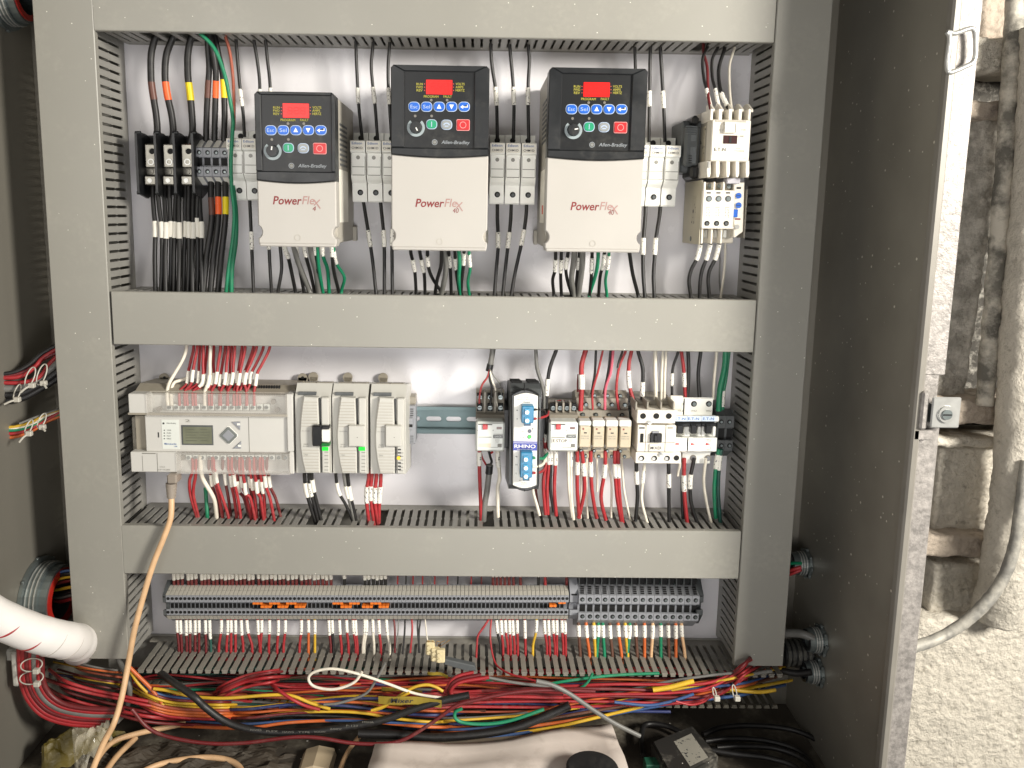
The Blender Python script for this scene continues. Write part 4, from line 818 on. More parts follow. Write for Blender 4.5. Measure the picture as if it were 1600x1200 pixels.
# circuit breakers
def breaker(px, lab, copy=None):
    z = W(px, 724, 0)[1]; x = W(px, 680, .07)[0]
    t = thing('circuit_breaker', (x, Y0, z), lab, 'circuit breaker', 'row of three small circuit breakers')
    hw = 11.6*M(px, 660, .06)
    b = MB(); b.prof(yz(px, [(.002, 621), (.046, 621), (.048, 623), (.048, 648), (.074, 650), (.076, 652), (.076, 658), (.062, 661), (.062, 681), (.074, 684), (.074, 705), (.050, 707), (.050, 724), (.002, 720)]), x-hw, x+hw, FUSE); b.build('housing', t)
    b = MB(); b.pb(px-11, 650.3, px+11, 658.2, .0768, .0758, mat('strip_pale_blue', '#c5d2e4', .4)); b.build('brand_strip', t); ptext('E.T-N', px-.5, 654.3, .077, 4.2, 17, PRTB, t, thick=.012)
    b = MB(); b.pb(px-11.5, 661.5, px+11.5, 666.5, .078, .06, BLK, .0008); b.pb(px-5, 664, px+5, 678, .083, .06, BLK, .001); b.build('toggle', t)
    b = MB()
    for sx in (-1, 1): b.pb(px+sx*8.5-2.4, 666.5, px+sx*8.5+2.4, 682, .0745, .06, FUSE, .0008)
    b.build('toggle_guard', t)
    b = MB(); b.pc(px, 631, .0481, 4.6, .0004, HOLE, 16); b.pc(px+.5, 631.5, .0486, 3, .0006, ZINC, 12); b.build('terminal_screw', t)
    b = MB(); b.pc(px-1.5, 715.5, .0501, 5, .0004, TAUPE, 16); b.pc(px-1.2, 716, .0506, 3.6, .0006, GREYP, 12); b.build('terminal_screw', t)
    b = MB()
    if px < 1070: b.pb(px-9, 692.5, px-2, 695, .0744, .074, RED)
    else: p = P(px-2, 694, .0744); q = M(px, 694, .07); b.add([(p.x-2.5*q, p.y, p.z-2*q), (p.x+4.5*q, p.y, p.z), (p.x-2.5*q, p.y, p.z+2*q)], [(0, 1, 2)], RED)
    b.build('printed_arrow', t)
    for s_, y_, w_ in (('FAZ-C', 686.5, 12), ('-NA', 689, 8), ('C 5', 700, 8), ('240V~', 703, 11)): ptext(s_, px, y_, .0742, 1.9, w_, PRT, t)
    ptext('WKZ', px, 642, .0482, 2.6, 9, PRT, t)
    return t
breaker(1063, 'circuit breaker touching the cream MIXER contactor, with a red flag'); breaker(1084.3, 'middle one of the three small circuit breakers'); breaker(1107.5, 'circuit breaker at the right end, beside the grey ground terminals')
b = MB(); b.pb(1047, 618.5, 1067, 640, .050, .046, CREAM, .0006); gp = b.build('terminal_cover'); gp['org'] = tuple(gp.location); tag(gp, 'small cream cap on the first breaker between its black and red wires', 'cap')
gt0, gx = terminal(1127, 12.8, (638, 650, 668, 688, 704, 712), (.030, .05, .042), GREYD, WHT, 'ground_terminal', holes=3.8, screw=True); tag(gt0, 'grey ground terminal touching the last circuit breaker', 'terminal block', 'two dark grey ground terminals')
copytree(gt0, (12.8*M(1127, 676, .05), 0, 0), 'grey ground terminal next to the right-hand duct')

# ================================================================== LONG TERMINAL ROW
YT = (913, 929.5, 941, 952, 961, 969.5)
mk = mat('tag_ivory', '#b3afa4', .4, var=.08)
tb, tx0 = terminal(262.6, 6.58, YT, (.028, .046, .034), GREYP, mk, 'terminal_block', holes=2.5)
b = MB(); hw = 2.95*M(262, 935, .045); b.prof(yz(262.6, [(.0305, 914.5), (.0475, 930), (.0455, 930), (.0285, 914.5)]), tx0-hw, tx0+hw, mk); b.build('marker_tag', tb)
b = MB(); b.prof(yz(262.6, [(.0475, 962), (.0425, 967.5), (.0395, 967.5), (.0445, 962)]), tx0-hw, tx0+hw, mk); b.build('marker_tag', tb)
pw = (W(886, 941, .046)[0]-W(262.6, 932, .046)[0])/95
NT = 96
TBS = []
for i in range(NT):
    lab = 'narrow ivory tagged rail terminal, %s from the left end of the long row' % nth(i+1)
    dz = W(262.6+6.565*i, 935, .046)[1]-W(262.6, 935, .046)[1]; o = tb if i == 0 else copytree(tb, (pw*i, 0, dz), lab); TBS.append(o)
    tag(o, lab, 'terminal block', 'narrow terminals of the long bottom row')
zz_ = W(262.6, 922.5, .0412)[1]; q = M(500, 922, .04)
for i, o in enumerate(TBS):
    n_ = i+1 if i < 50 else (i-50) % 30+31
    text(str(n_), tx0+pw*i, Y0-.0412, W(262.6+6.565*i, 922.5, .0412)[1], 2.4*q, PRT, o, width=(1.4 if n_ < 10 else 3.2)*q, name='printed_number')
bg0, bx = terminal(910, 11.8, (912, 930, 943, 957.5, 968.5, 976.5), (.028, .053, .041), GREYP, mk, 'screw_terminal', dash=True, holes=3.5, screw=True)
pb_ = (W(1087, 944, .053)[0]-W(910, 944, .053)[0])/15
b = MB(); b.pb(905.5, 903, 914.5, 912.5, .034, .026, HOLE); b.pb(904.4, 902, 905.8, 914, .04, .02, GREYD); b.build('wire_entry', bg0)
for i in range(16):
    o = bg0 if i == 0 else copytree(bg0, (pb_*i, 0, 0))
    tag(o, 'wide grey screw terminal, %s from the left of the wide ones at the row end' % nth(i+1), 'terminal block', 'wide grey screw terminals at the right of the long row')
for (a, c, lab, y0, y1) in ((254.5, 259.2, 'grey end plate closing the left end of the long terminal row', 906, 967), (890.5, 903.5, 'grey end bracket between the narrow and the wide rail terminals', 903, 967), (1089, 1099, 'grey end bracket closing the right end of the long terminal row', 905, 974)):
    px = (a+c)/2; t = thing('end_bracket', P(px, y1, 0), lab, 'end bracket'); xa, xb = W(a, 935, .045)[0], W(c, 935, .045)[0]
    b = MB(); b.prof(yz(px, [(.001, y0), (.028, y0), (.046, 930), (.046, 941), (.036, 942), (.036, 951), (.046, 953), (.046, 961), (.03, y1), (.001, y1)]), xa, xb, GREYD if a < 300 or a > 1000 else GREYP); b.build('body', t)
    b = MB(); xm = (xa+xb)/2; hh = (xb-xa)*.32
    for k in range(4): u = k/4+.1; dd = .028+.018*u; zz_ = W(px, y0+8+(20)*u, dd)[1]; b.box(xm-hh, xm+hh, Y0-dd-.003, Y0-dd, zz_-.0008, zz_+.0008, HOLE)
    b.build('marker_slot', t)
# orange jumpers
J = [(394, 410, 942.5), (420, 437, 942.5), (446.5, 463, 942.5), (406.5, 424, 948), (433, 450, 948), (459.5, 477, 948), (519, 536, 942.5), (545, 562, 942.5), (578, 595.5, 942.5), (531.5, 549.5, 948), (565, 582.5, 948), (591, 607.5, 948), (872, 884.5, 941.5), (858, 870, 946.5)]
for i, (a, c, y) in enumerate(J):
    y += .6; n = round((c-a)/6); t = None
    b = MB()
    for k in range(n): b.pb(a+(c-a)*k/n+.4, y-1.8, a+(c-a)*(k+1)/n-.4, y+1.8, .0445, .034, JMP, .0003)
    b.pb(a+.5, y-1.2, c-.5, y+1.2, .0438, .034, JMP); o = b.build('jumper_bar'); o['org'] = tuple(o.location)
    row = 'upper' if i in (0, 1, 2, 6, 7, 8, 12) else 'lower'; grp = ('left', 'middle', 'right')[0 if i < 6 else 1 if i < 12 else 2]
    k = [j for j in range(len(J)) if (J[j][2] > 945) == (y > 945.2 or row == 'lower') and (0 if j < 6 else 1 if j < 12 else 2) == (0 if i < 6 else 1 if i < 12 else 2)].index(i) if True else 0
    tag(o, 'orange jumper, %s in the %s line of the %s jumper group' % (nth(k+1), row, grp), 'jumper', 'orange jumpers in the long terminal row')

# ================================================================== WIRES
CNT = 0
def wires(ctx, grp, L, d0, d1, ext0=0, ext1=0, cat='wire'):
    for i, e in enumerate(L):
        col, r, pts, sl = e[:4]; kw = e[4] if len(e) > 4 else {}
        kw = dict(kw); a, c = kw.pop('d', (d0, d1)); n = len(pts); Q = []
        for k, p in enumerate(pts): Q.append((p[0], p[1], p[2] if len(p) > 2 else a+(c-a)*k/(n-1)))
        if ext0: Q.insert(0, (Q[0][0]+(Q[0][0]-Q[1][0])*.3, Q[0][1]-ext0, Q[0][2]))
        if ext1: Q.append((Q[-1][0]+(Q[-1][0]-Q[-2][0])*.3, Q[-1][1]+ext1, Q[-1][2]))
        cn = {'darkred': 'dark red', 'darkgreen': 'dark green', 'navy': 'dark blue', 'rust': 'reddish brown'}.get(col, col)
        lab = kw.pop('lab', None) or '%s %swire, %s from the left %s' % (cn, 'sleeved ' if sl and 'tape' not in kw else '', nth(i+1), ctx)
        wire(Q, r, col, lab, grp, slv=sl, **kw)
T = TAPE
wires('above the power block and first terminals', 'supply wires at the upper left', [
 ('black', 5.4, [(246, 56), (242, 62), (236.5, 85), (236, 113), (237.5, 137), (244, 178), (246, 206), (243, 226)], [(128, 156)], dict(tape=T['brown'], k=1.06)),
 ('black', 5.4, [(272, 56), (269, 62), (260, 87), (258, 118), (261, 146), (268, 178), (271, 206), (268, 226)], [(128, 157)], dict(tape=T['orange'], k=1.06)),
 ('black', 5.4, [(302, 56), (298, 62), (293.5, 87), (294, 121), (297, 146), (300, 178), (301, 206), (296, 226)], [(129, 157)], dict(tape=T['yellow'], k=1.06)),
 ('black', 4.8, [(325, 50), (325, 72), (327, 105), (325, 137), (323, 178), (322, 222)], [(125, 153)], dict(tape=T['brown'], k=1.06, d=(.045, .03))),
 ('black', 4.8, [(327, 50), (333, 82), (337, 110), (337, 137), (336, 180), (335, 222)], [(126, 153)], dict(tape=T['orange'], k=1.06, d=(.05, .03))),
 ('black', 4.8, [(334, 50), (341, 84), (347, 110), (349.6, 137), (351, 178), (350, 222)], [(124, 153)], dict(tape=T['yellow'], k=1.06, d=(.04, .03))),
 ('green', 3, [(308, 44), (312, 51), (335, 76), (350, 113), (359, 154), (364, 186), (363, 212), (361, 250), (362, 292), (366, 330), (364, 370), (357, 420), (353, 458)], [], dict(d=(.075, .06))),
 ('rust', 2.5, [(347, 40), (351, 53), (359, 81), (364, 121), (366, 170), (365, 215)], [], dict(d=(.06, .02))),
 ('black', 2.6, [(368, 52), (369, 64), (372, 105), (376, 146), (380, 178), (382, 214)], [(139, 166)]),
 ('black', 2.6, [(396, 52), (397, 64), (402, 95), (405.5, 125), (406, 150)], [(139, 150)], dict(d=(.04, .03))),
 ('black', 2.6, [(414, 52), (415, 64), (418, 95), (421, 120), (423, 150)], [(137, 150)], dict(d=(.04, .03)))], .04, .034)
wires('above the fuses left of the middle drive', 'sleeved black wires above the fuse holders', [
 ('black', 2.6, [(555, 56), (556, 68), (557, 100), (558.5, 130), (560, 160), (566, 219)], [(137, 162)]),
 ('black', 2.6, [(584, 56), (583, 68), (580, 100), (582, 130), (586, 165), (590, 219)], [(136, 162)]),
 ('black', 2.6, [(610, 56), (609, 68), (606.5, 100), (606.5, 130), (608.5, 165), (612, 219)], [(137, 163)])], .04, .034)
wires('above the fuses between the wide drives', 'sleeved black wires above the fuse holders', [
 ('black', 2.8, [(768, 56), (767, 80), (769, 106), (774, 138), (776, 167), (777, 219)], [(136, 165)]),
 ('black', 2.8, [(796, 56), (797, 80), (801, 124), (803, 167), (802, 219)], [(136, 164)]),
 ('black', 2.8, [(825, 56), (826, 80), (827, 97), (825, 141), (826, 219)], [(137, 164)])], .04, .034)
wires('over the fuse holders right of the last drive', 'sleeved black wires above the fuse holders', [
 ('black', 2.6, [(992, 60), (992, 80), (993, 112)], [], dict(d=(.04, .03))),
 ('black', 2.8, [(1017, 60), (1016, 80), (1015, 141), (1014, 222)], [(142, 167)]),
 ('black', 2.8, [(1031, 60), (1032, 80), (1035, 132), (1037, 167), (1039, 222)], [(142, 169)])], .04, .034)
wires('dropping into the tall contactor', 'wires into the tall contactor', [
 ('black', 2.5, [(1108, 62), (1106, 72), (1098, 92), (1099.5, 120), (1104, 139.5), (1110, 166), (1115, 182)], [(139, 168)]),
 ('darkred', 2.4, [(1099, 62), (1099.5, 82), (1105, 105), (1106, 135), (1107, 152), (1111, 175)], []),
 ('black', 2.5, [(1124, 62), (1122, 73), (1113, 93), (1113, 120), (1117.5, 139.5), (1123.5, 168), (1130, 182)], [(139, 168)]),
 ('black', 3, [(1136, 62), (1131, 80), (1123.5, 105), (1123.5, 127), (1127, 145), (1136, 165), (1144, 180)], [(145, 166)]),
 ('white', 2, [(1149, 66), (1147.5, 76), (1140, 102), (1140, 135), (1142, 160), (1144, 175)], [])], .04, .078)
ends = [243, 252, 259, 266, 272, 279, 287, 294, 301, 308, 316]; st_ = [239, 247, 257, 265, 275, 280, 290, 295, 302, 309, 312]; sc_ = [243, 253, 260, 267.5, 274, 280, 290, 295, 302, 308, 315]
wires('under the power block', 'sleeved black wires under the power block', [('black', 3.6, [(st_[i], 286), (st_[i], 305), ((st_[i]+sc_[i])/2-.5, 330), (sc_[i], 358), ((sc_[i]+ends[i])/2+(1 if i % 2 else -1), 400), (ends[i], 452)], [(346-(5 if i == 9 else 0)+i % 3, 371+i % 3)], dict(slmat=SLVP, d=(.03+.004*(i % 2), .048+.004*(i % 3)))) for i in range(11)], .03, .05, ext1=14)
wires('under the four grey terminals', 'taped black wires under the grey terminals', [
 ('black', 4.8, [(330, 284), (330, 308), (331, 345), (323, 400), (318, 453)], [(309, 336)], dict(tape=T['brown'], k=1.06)),
 ('black', 4.8, [(341, 284), (341, 306), (341, 345), (334, 400), (329, 453)], [(308, 335)], dict(tape=T['orange'], k=1.06)),
 ('black', 4.8, [(352, 284), (352.5, 306), (352, 345), (346, 400), (341, 453)], [(308, 335)], dict(tape=T['yellow'], k=1.06)),
 ('green', 4, [(363, 290), (368, 330), (368, 375), (362, 420), (361, 455)], [], dict(d=(.05, .05)))], .034, .05, ext1=14)
wires('below the fuses left of the small drive', 'wires below the fuse holders', [
 ('black', 2.7, [(390, 308), (391.5, 340), (392.5, 362), (394, 400), (396, 452)], [(362, 390)], dict(d=(.04, .05))),
 ('black', 2.7, [(419, 372), (420.5, 390), (422, 420), (424, 452)], [(380, 389)], dict(d=(.06, .05))),
 ('black', 2.7, [(437, 372), (438, 388), (440, 420), (435, 452)], [], dict(d=(.06, .05)))], .04, .05, ext1=14)
wires('under the smallest drive', 'cables under the smallest drive', [
 ('black', 3, [(443, 378), (446, 392), (451, 404), (455, 422), (461, 452)], [(380, 402)]),
 ('grey', 4.2, [(457, 376), (463, 400), (469, 418), (482, 450)], []),
 ('black', 2.8, [(462, 376), (464, 395), (467, 412), (474.5, 453)], [(380, 398)]),
 ('black', 2.8, [(474, 376), (478, 400), (484, 422), (491, 453)], [(380, 400)]),
 ('grey', 5, [(484, 376), (488, 400), (494, 422), (498, 454)], []),
 ('black', 2.6, [(491, 376), (493, 400), (496, 425), (500, 454)], [(380, 397)]),
 ('green', 2.8, [(495, 376), (498, 415), (504, 454)], []),
 ('green', 3, [(502, 376), (505, 400), (512, 422), (514, 454)], [(380, 398)]),
 ('black', 2.8, [(518, 376), (520, 410), (523, 430), (529, 454)], [(380, 400)]),
 ('green', 2.6, [(520, 376), (522.5, 400), (527, 414), (538, 433), (534, 452)], [(392, 411)])], .105, .05, ext1=12)
wires('below the fuse holders left of the middle drive', 'wires below the fuse holders', [
 ('black', 2.8, [(567, 310), (571, 335), (575, 359.5), (579.5, 388), (583, 415), (587, 453)], [(360, 386)]),
 ('black', 2.8, [(594, 310), (596.5, 335), (599, 359.5), (600.5, 388), (600.5, 453)], [(360, 386)]),
 ('black', 2.8, [(616, 325), (614, 345), (612.5, 385), (613, 453)], [(358, 384)])], .04, .05, ext1=12)
wires('under the middle drive', 'cables under the middle drive', [
 ('black', 2.7, [(641, 380), (642, 395), (646, 412), (648.5, 428), (650, 456)], [(405, 423)]),
 ('black', 2.7, [(655, 380), (656, 394), (660, 414), (663, 430), (664, 457)], [(405, 424)]),
 ('black', 2.7, [(667.5, 380), (668, 400), (670, 420), (677, 437), (690, 457)], [(399.5, 415)]),
 ('black', 2.9, [(690, 388), (689, 415), (683, 437), (680, 457)], []),
 ('grey', 4.2, [(691, 380), (696, 405), (696, 428), (690, 458)], []),
 ('black', 2.7, [(700, 380), (701, 395), (703.5, 420), (705, 459)], [(399, 417)]),
 ('black', 2.7, [(710, 380), (711, 400), (713, 425), (718, 459)], [(403, 420)]),
 ('green', 3, [(715.5, 380), (718, 410), (717, 435), (719, 459)], []),
 ('black', 2.7, [(725, 380), (725, 405), (722, 432), (720, 459)], [(395, 413)]),
 ('green', 2.5, [(732, 380), (733, 400), (734.5, 420), (731, 440), (733, 459)], [(397, 416)])], .105, .05, ext1=12)
wires('below the fuses between the wide drives', 'wires below the fuse holders', [
 ('black', 2.9, [(777, 314), (777, 340), (778, 363), (778, 389), (775, 425), (772.5, 459)], [(363, 388)]),
 ('black', 2.9, [(799, 314), (798, 340), (796, 363), (793, 389), (789, 425), (785.6, 459)], [(363, 388)]),
 ('black', 2.9, [(823, 314), (822, 335), (819, 359), (814, 384), (805, 425), (799, 459)], [(359, 384)])], .04, .05, ext1=12)
wires('under the right-hand wide drive', 'cables under the right-hand wide drive', [
 ('black', 2.7, [(868, 382), (868, 405), (867, 423), (863.5, 438), (865, 457)], [(405, 423)]),
 ('black', 2.7, [(877, 382), (877, 405), (876, 430), (877, 458)], [(405, 425)]),
 ('black', 2.7, [(889, 382), (887, 400), (884, 420), (887, 440), (893, 459)], [(401, 419)]),
 ('grey', 4.4, [(899, 382), (896, 410), (893, 435), (896, 459)], []),
 ('black', 2.6, [(906, 382), (905, 400), (902, 425), (899, 459)], [(401, 420)]),
 ('grey', 4.6, [(910, 382), (910, 410), (908, 430), (904, 459)], []),
 ('black', 2.7, [(925, 382), (925, 405), (924, 430), (921.5, 459)], [(402, 426)]),
 ('green', 3, [(935, 382), (934, 410), (930, 432), (922, 457)], []),
 ('black', 2.7, [(945, 382), (943.5, 410), (938, 430), (935.5, 459)], [(396, 420)]),
 ('green', 2.5, [(952, 382), (951, 405), (948, 425), (946, 440), (948, 459)], [(399, 420)]),
 ('black', 3, [(982, 384), (985, 405), (989, 430), (996, 457)], [])], .105, .05, ext1=12)
wires('below the fuse holders right of the last drive', 'wires below the fuse holders', [
 ('black', 3, [(1009, 314), (1008, 340), (1005.5, 371.5), (1004.6, 398), (1005, 430), (1007, 457)], [(372, 398)]),
 ('black', 3, [(1032.6, 314), (1030, 340), (1025, 371.5), (1023, 398), (1021, 430), (1022, 457)], [(372, 398)])], .04, .05, ext1=12)
wires('under the overload relay', 'wires under the overload relay', [
 ('black', 3, [(1097, 372), (1094, 385), (1089, 404), (1080, 422), (1076.5, 440), (1079, 461)], [(381.5, 406)]),
 ('black', 3, [(1112, 372), (1109, 385), (1104, 404), (1097, 422), (1094, 440), (1093, 461)], [(381.5, 406)]),
 ('black', 3, [(1126, 372), (1123, 385), (1118, 404), (1109, 422), (1106.5, 438), (1108, 461)], [(381.5, 406)]),
 ('grey', 1.2, [(1124, 385), (1125, 405), (1124, 435), (1126, 460)], [], dict(d=(.03, .03))),
 ('white', 2, [(1133, 378), (1133, 400), (1131, 428), (1127, 459)], [], dict(d=(.04, .04)))], .066, .05, ext1=12)

# ---- middle row wires
wires('dropping into the controller', 'sleeved red wires above the controller',
 [('white', 2.8, [(292, 530), (291, 546), (285, 563), (272, 585), (264, 600), (261, 615), (262.5, 634)], [], dict(d=(.05, .072))),
  ('white', 2.8, [(296, 590), (283, 594), (272, 598), (267.5, 610), (267.5, 622), (268.5, 634)], [], dict(d=(.05, .072)))]+
 [('white' if k == 5 else 'red', 2.3 if k != 5 else 2.8, [(tx, 530), (tx, 545), ((tx*.45+mx_*.55), 568), (mx_+1, 583), (mx_-1.5, 600), (bx_, 612), (bx_, 634)], [(a0, a0+19)], dict(slmat=SLVP, d=(.045+.01*(k % 2), .071)))
  for k, (tx, mx_, bx_, a0) in enumerate([(302.5, 293, 280.6, 580), (308, 300, 289, 578), (313, 309.5, 293, 580), (318, 316.5, 301.6, 585), (324, 319, 306, 584), (329, 327, 320, 586), (334, 333, 327, 583), (344.5, 338, 331, 581), (352, 344.5, 343, 585), (357, 352, 345, 582), (362, 358, 355, 584), (367, 363, 356, 582), (378, 371, 365.5, 580), (383, 374, 370, 583), (395.5, 381, 375, 579), (400.5, 384, 385, 582), (411, 392, 386, 581), (421, 401, 397, 584)])], .05, .07)
wires('under the controller', 'sleeved red wires under the controller',
 [('red', 2.5, [(301, 716), (301, 735), (296, 752), (298, 775), (306, 803)], []), ('red', 2.5, [(306, 716), (306, 740), (302, 770), (309, 803)], []),
  ('white', 3.4, [(313, 712), (313.5, 730), (317, 748), (331, 772), (336, 785), (338, 802)], []), ('green', 3, [(321, 762), (322, 775), (323.5, 800)], [], dict(d=(.04, .05)))]+
 [('red' if k % 3 else 'darkred', 2.5, [(sx_-4, 714), (sx_-4, 732), (sx_-1, sy-8), (sx_+1, sy+8), (sx_*.5+ex*.5+1, 778), (ex, ey)], [(sy-9, sy+9)], dict(slmat=SLVP, d=(.07, .045+.006*(k % 3))))
  for k, (sx_, sy, ex, ey) in enumerate([(330.5, 750, 342, 800), (336, 747, 347, 800), (338, 745, 355, 800), (352, 748, 360, 800), (361, 751, 369, 800), (366, 750, 375, 800), (372.5, 760, 388, 802), (378, 752, 391, 802), (383, 763, 397, 803), (390, 752, 395, 803), (394, 756, 401, 803), (401, 761, 411, 804), (405, 757, 407, 804), (410, 761, 414, 804), (414.5, 752, 427, 804), (421, 752, 438, 805)])], .07, .05, ext1=10)
wires('under the expansion modules', 'sleeved cables under the expansion modules',
 [('black', 3, [(476, 732), (476, 745), (478, 765), (485, 790), (493, 816)], [(754, 776)], dict(slmat=SLVP)), ('black', 3, [(483, 732), (483, 745), (485, 765), (492, 792), (497, 816)], [(754, 775)], dict(slmat=SLV)), ('black', 3, [(487, 732), (487, 745), (490, 765), (495, 785), (502, 814)], [(749, 768)], dict(slmat=SLVP)),
  ('black', 2.5, [(525, 732), (525, 745), (529, 768), (541, 790), (552, 816)], [(754, 774)], dict(slmat=SLVP)), ('grey', 3, [(537, 732), (538, 745), (542, 768), (549, 792), (554, 816)], [(759, 778)], dict(slmat=SLVP)), ('black', 3, [(543, 732), (543.5, 745), (546, 768), (551, 790), (557, 816)], [(759, 781)], dict(slmat=SLVP)),
  ('red', 3, [(576, 732), (576, 745), (573, 765), (573, 785), (576, 812)], [(760, 785)]), ('red', 3, [(581, 732), (581, 745), (579, 765), (580, 785), (584, 814)], [(759, 781)]), ('red', 3.2, [(588, 732), (588, 745), (586, 765), (586, 785), (590, 814)], [(761, 785)]), ('red', 3, [(595, 732), (595, 745), (594, 765), (592.5, 785), (592, 812)], [(760, 785)])], .07, .055, ext1=8)
wires('at the first relay', 'wires at the relay left of the power supply', [
 ('grey', 4.5, [(771, 530), (770, 546), (767, 565), (764, 580)], [(569, 582)], dict(tape=BLK, k=1.2, d=(.05, .05))),
 ('red', 1.6, [(765, 578), (761, 590), (753, 602), (749.5, 618), (749, 634)], []), ('black', 1.8, [(765, 578), (765, 592), (768, 604), (767, 620), (766, 634)], []), ('white', 1.6, [(765, 578), (769, 595), (774, 607), (775, 622), (777, 636)], []), ('grey', 1.1, [(766, 578), (772, 588), (781, 600), (784, 618)], []),
 ('red', 3, [(749, 698), (749, 730), (750, 760), (751, 790), (751.5, 818)], [(706, 727)], dict(d=(.06, .05))),
 ('grey', 4.8, [(765, 726), (763.5, 742), (761, 765), (757, 790), (755, 814)], [(727, 740)], dict(tape=BLK, k=1.2, d=(.055, .05))),
 ('red', 1.6, [(751, 704), (753, 714), (757, 722), (762, 730)], []), ('red', 1.8, [(762, 702), (765, 708), (770, 706)], []), ('black', 2, [(763, 702), (766, 714), (768, 722), (764, 730)], []),
 ('white', 3, [(777.5, 698), (778, 720), (780, 735), (780.5, 748), (777.5, 765), (778, 808)], [(706, 729)], dict(d=(.06, .05)))], .055, .05)
wires('at the power supply and the E.STOP relay', 'wires at the power supply', [
 ('grey', 3, [(836, 530), (837, 546), (839, 575), (846, 598), (850, 618), (850, 638)], [], dict(d=(.05, .05))), ('black', 3, [(873, 530), (869, 547), (860, 572), (856, 592), (854, 618), (854, 638)], [(592, 618)], dict(d=(.05, .05))),
 ('black', 1.8, [(834, 640), (843, 640), (851, 642), (853, 660), (852, 690)], [(678, 690)], dict(d=(.118, .06))), ('red', 2, [(834, 654.5), (844, 653), (855, 649), (857, 643)], [], dict(d=(.118, .06))),
 ('red', 3, [(851, 684), (852, 700), (853, 725), (849, 757), (852.5, 804)], [(700, 724)], dict(d=(.055, .05))),
 ('green', 2.6, [(831, 715), (840, 716), (849, 716), (855, 708)], [], dict(d=(.118, .07))), ('white', 2.6, [(831, 729), (843, 728), (850, 722), (853, 706)], [], dict(d=(.118, .07))), ('red', 2.2, [(831, 739), (843, 738), (850, 733), (853, 724)], [], dict(d=(.118, .06))),
 ('white', 2.6, [(832, 755), (834, 772), (839, 790), (843, 806)], [], dict(d=(.04, .05))), ('darkred', 2.8, [(836, 755), (837, 770), (840, 790), (845, 806)], [], dict(d=(.035, .045))),
 ('red', 2.8, [(857, 700), (857.5, 727), (855, 760), (856, 804)], [(702, 725)]), ('black', 2.4, [(861, 700), (861, 727), (860, 765), (865, 800)], [(703, 725)]), ('red', 3, [(868, 700), (867.5, 726), (866, 765), (869, 806)], [(703, 726)]),
 ('white', 2.4, [(888, 698), (888, 732), (889, 765), (894, 808)], []), ('white', 2.8, [(893, 698), (892.5, 730), (892, 770), (896, 812)], [(702, 728)])], .055, .05)
wires('above the slim relays and MIXER contactor', 'wires above the slim relays', [
 ('red', 4, [(918, 530), (915, 547), (908.5, 572), (909, 600), (908, 622), (907, 642)], [(585, 608)]), ('darkred', 3, [(905, 585), (904, 598), (904, 612)], [], dict(d=(.04, .04))),
 ('black', 2, [(932, 530), (931, 549), (929.5, 582), (924, 616)], [], dict(d=(.045, .04))), ('red', 1.8, [(944, 530), (942, 547), (934, 582), (926, 612), (926, 640)], []), ('black', 2, [(956, 530), (954, 549), (950, 582), (943, 616)], [], dict(d=(.045, .04))), ('pink', 2.3, [(960, 530), (958, 549), (954, 582), (946, 607), (945, 640)], []), ('black', 1.8, [(976, 530), (973, 547), (967, 565), (965, 575)], []), ('red', 2.2, [(980, 530), (978, 547), (967, 575), (963, 610), (967, 640)], []),
 ('red', 3, [(989, 530), (987, 547), (982.5, 570), (983, 600), (989, 624)], [(579, 606)]), ('black', 3, [(994, 530), (997, 549), (1004, 575), (1004, 600), (1002.5, 638)], [(597, 619)]), ('white', 3.2, [(1024, 530), (1024, 547), (1023.5, 575), (1024.5, 610), (1023.5, 640)], []), ('white', 2, [(1037, 530), (1036, 547), (1034, 582), (1033, 628)], []), ('white', 2, [(1042, 530), (1041, 547), (1039, 582), (1038, 628)], [])], .045, .052)
wires('above the circuit breakers', 'wires above the circuit breakers', [
 ('black', 2.2, [(1063, 530), (1060, 549), (1052, 572), (1050, 592), (1050, 622)], [(583, 603)]), ('red', 2.8, [(1063, 530), (1064.6, 549), (1068, 575), (1069, 592), (1071, 622)], [(582, 604)]), ('black', 3, [(1073, 530), (1075, 549), (1076, 584), (1074, 624)], []), ('black', 3, [(1096, 530), (1095, 549), (1091, 584), (1093, 622)], []), ('white', 2.4, [(1121, 530), (1120, 549), (1116, 592), (1114.5, 624)], []), ('green', 4.6, [(1136, 530), (1134, 549), (1132, 575), (1125, 610), (1123, 642)], [], dict(d=(.05, .045))), ('green', 2.8, [(1141, 530), (1139, 549), (1134, 592), (1130, 615), (1129, 640)], [(610, 635)])], .045, .042)
wires('below the slim relays', 'wires below the slim relays', [
 ('red', 3, [(902, 704), (902, 730), (902, 767), (904.5, 804)], [(721, 741)]), ('white', 1.8, [(908, 735), (908, 767), (906, 790), (907, 804)], [], dict(d=(.045, .045))), ('red', 3, [(909, 704), (912, 733), (913, 767), (905.5, 803)], [(723, 743)]), ('white', 1.8, [(917, 712), (916, 745), (917, 775), (918, 804)], [], dict(d=(.045, .045))), ('red', 3, [(923, 704), (923, 730), (925, 767), (931, 804)], [(721, 744)]), ('white', 1.8, [(932.5, 712), (933, 740), (933, 762)], [], dict(d=(.045, .045))),
 ('red', 3, [(945.6, 704), (945, 735), (939, 776), (945, 807)], [(725, 746)]), ('white', 1.8, [(947, 712), (952, 735), (955.5, 757), (955, 803)], [], dict(d=(.045, .045))), ('red', 3, [(960.5, 704), (961, 735), (964, 776), (970, 811)], [(724, 746)]), ('red', 3, [(966, 704), (966, 735), (968, 776), (972, 811)], [(724, 746)]), ('white', 1.9, [(971, 712), (973, 745), (976, 772), (984, 808)], [], dict(d=(.045, .045)))], .06, .05, ext1=6)
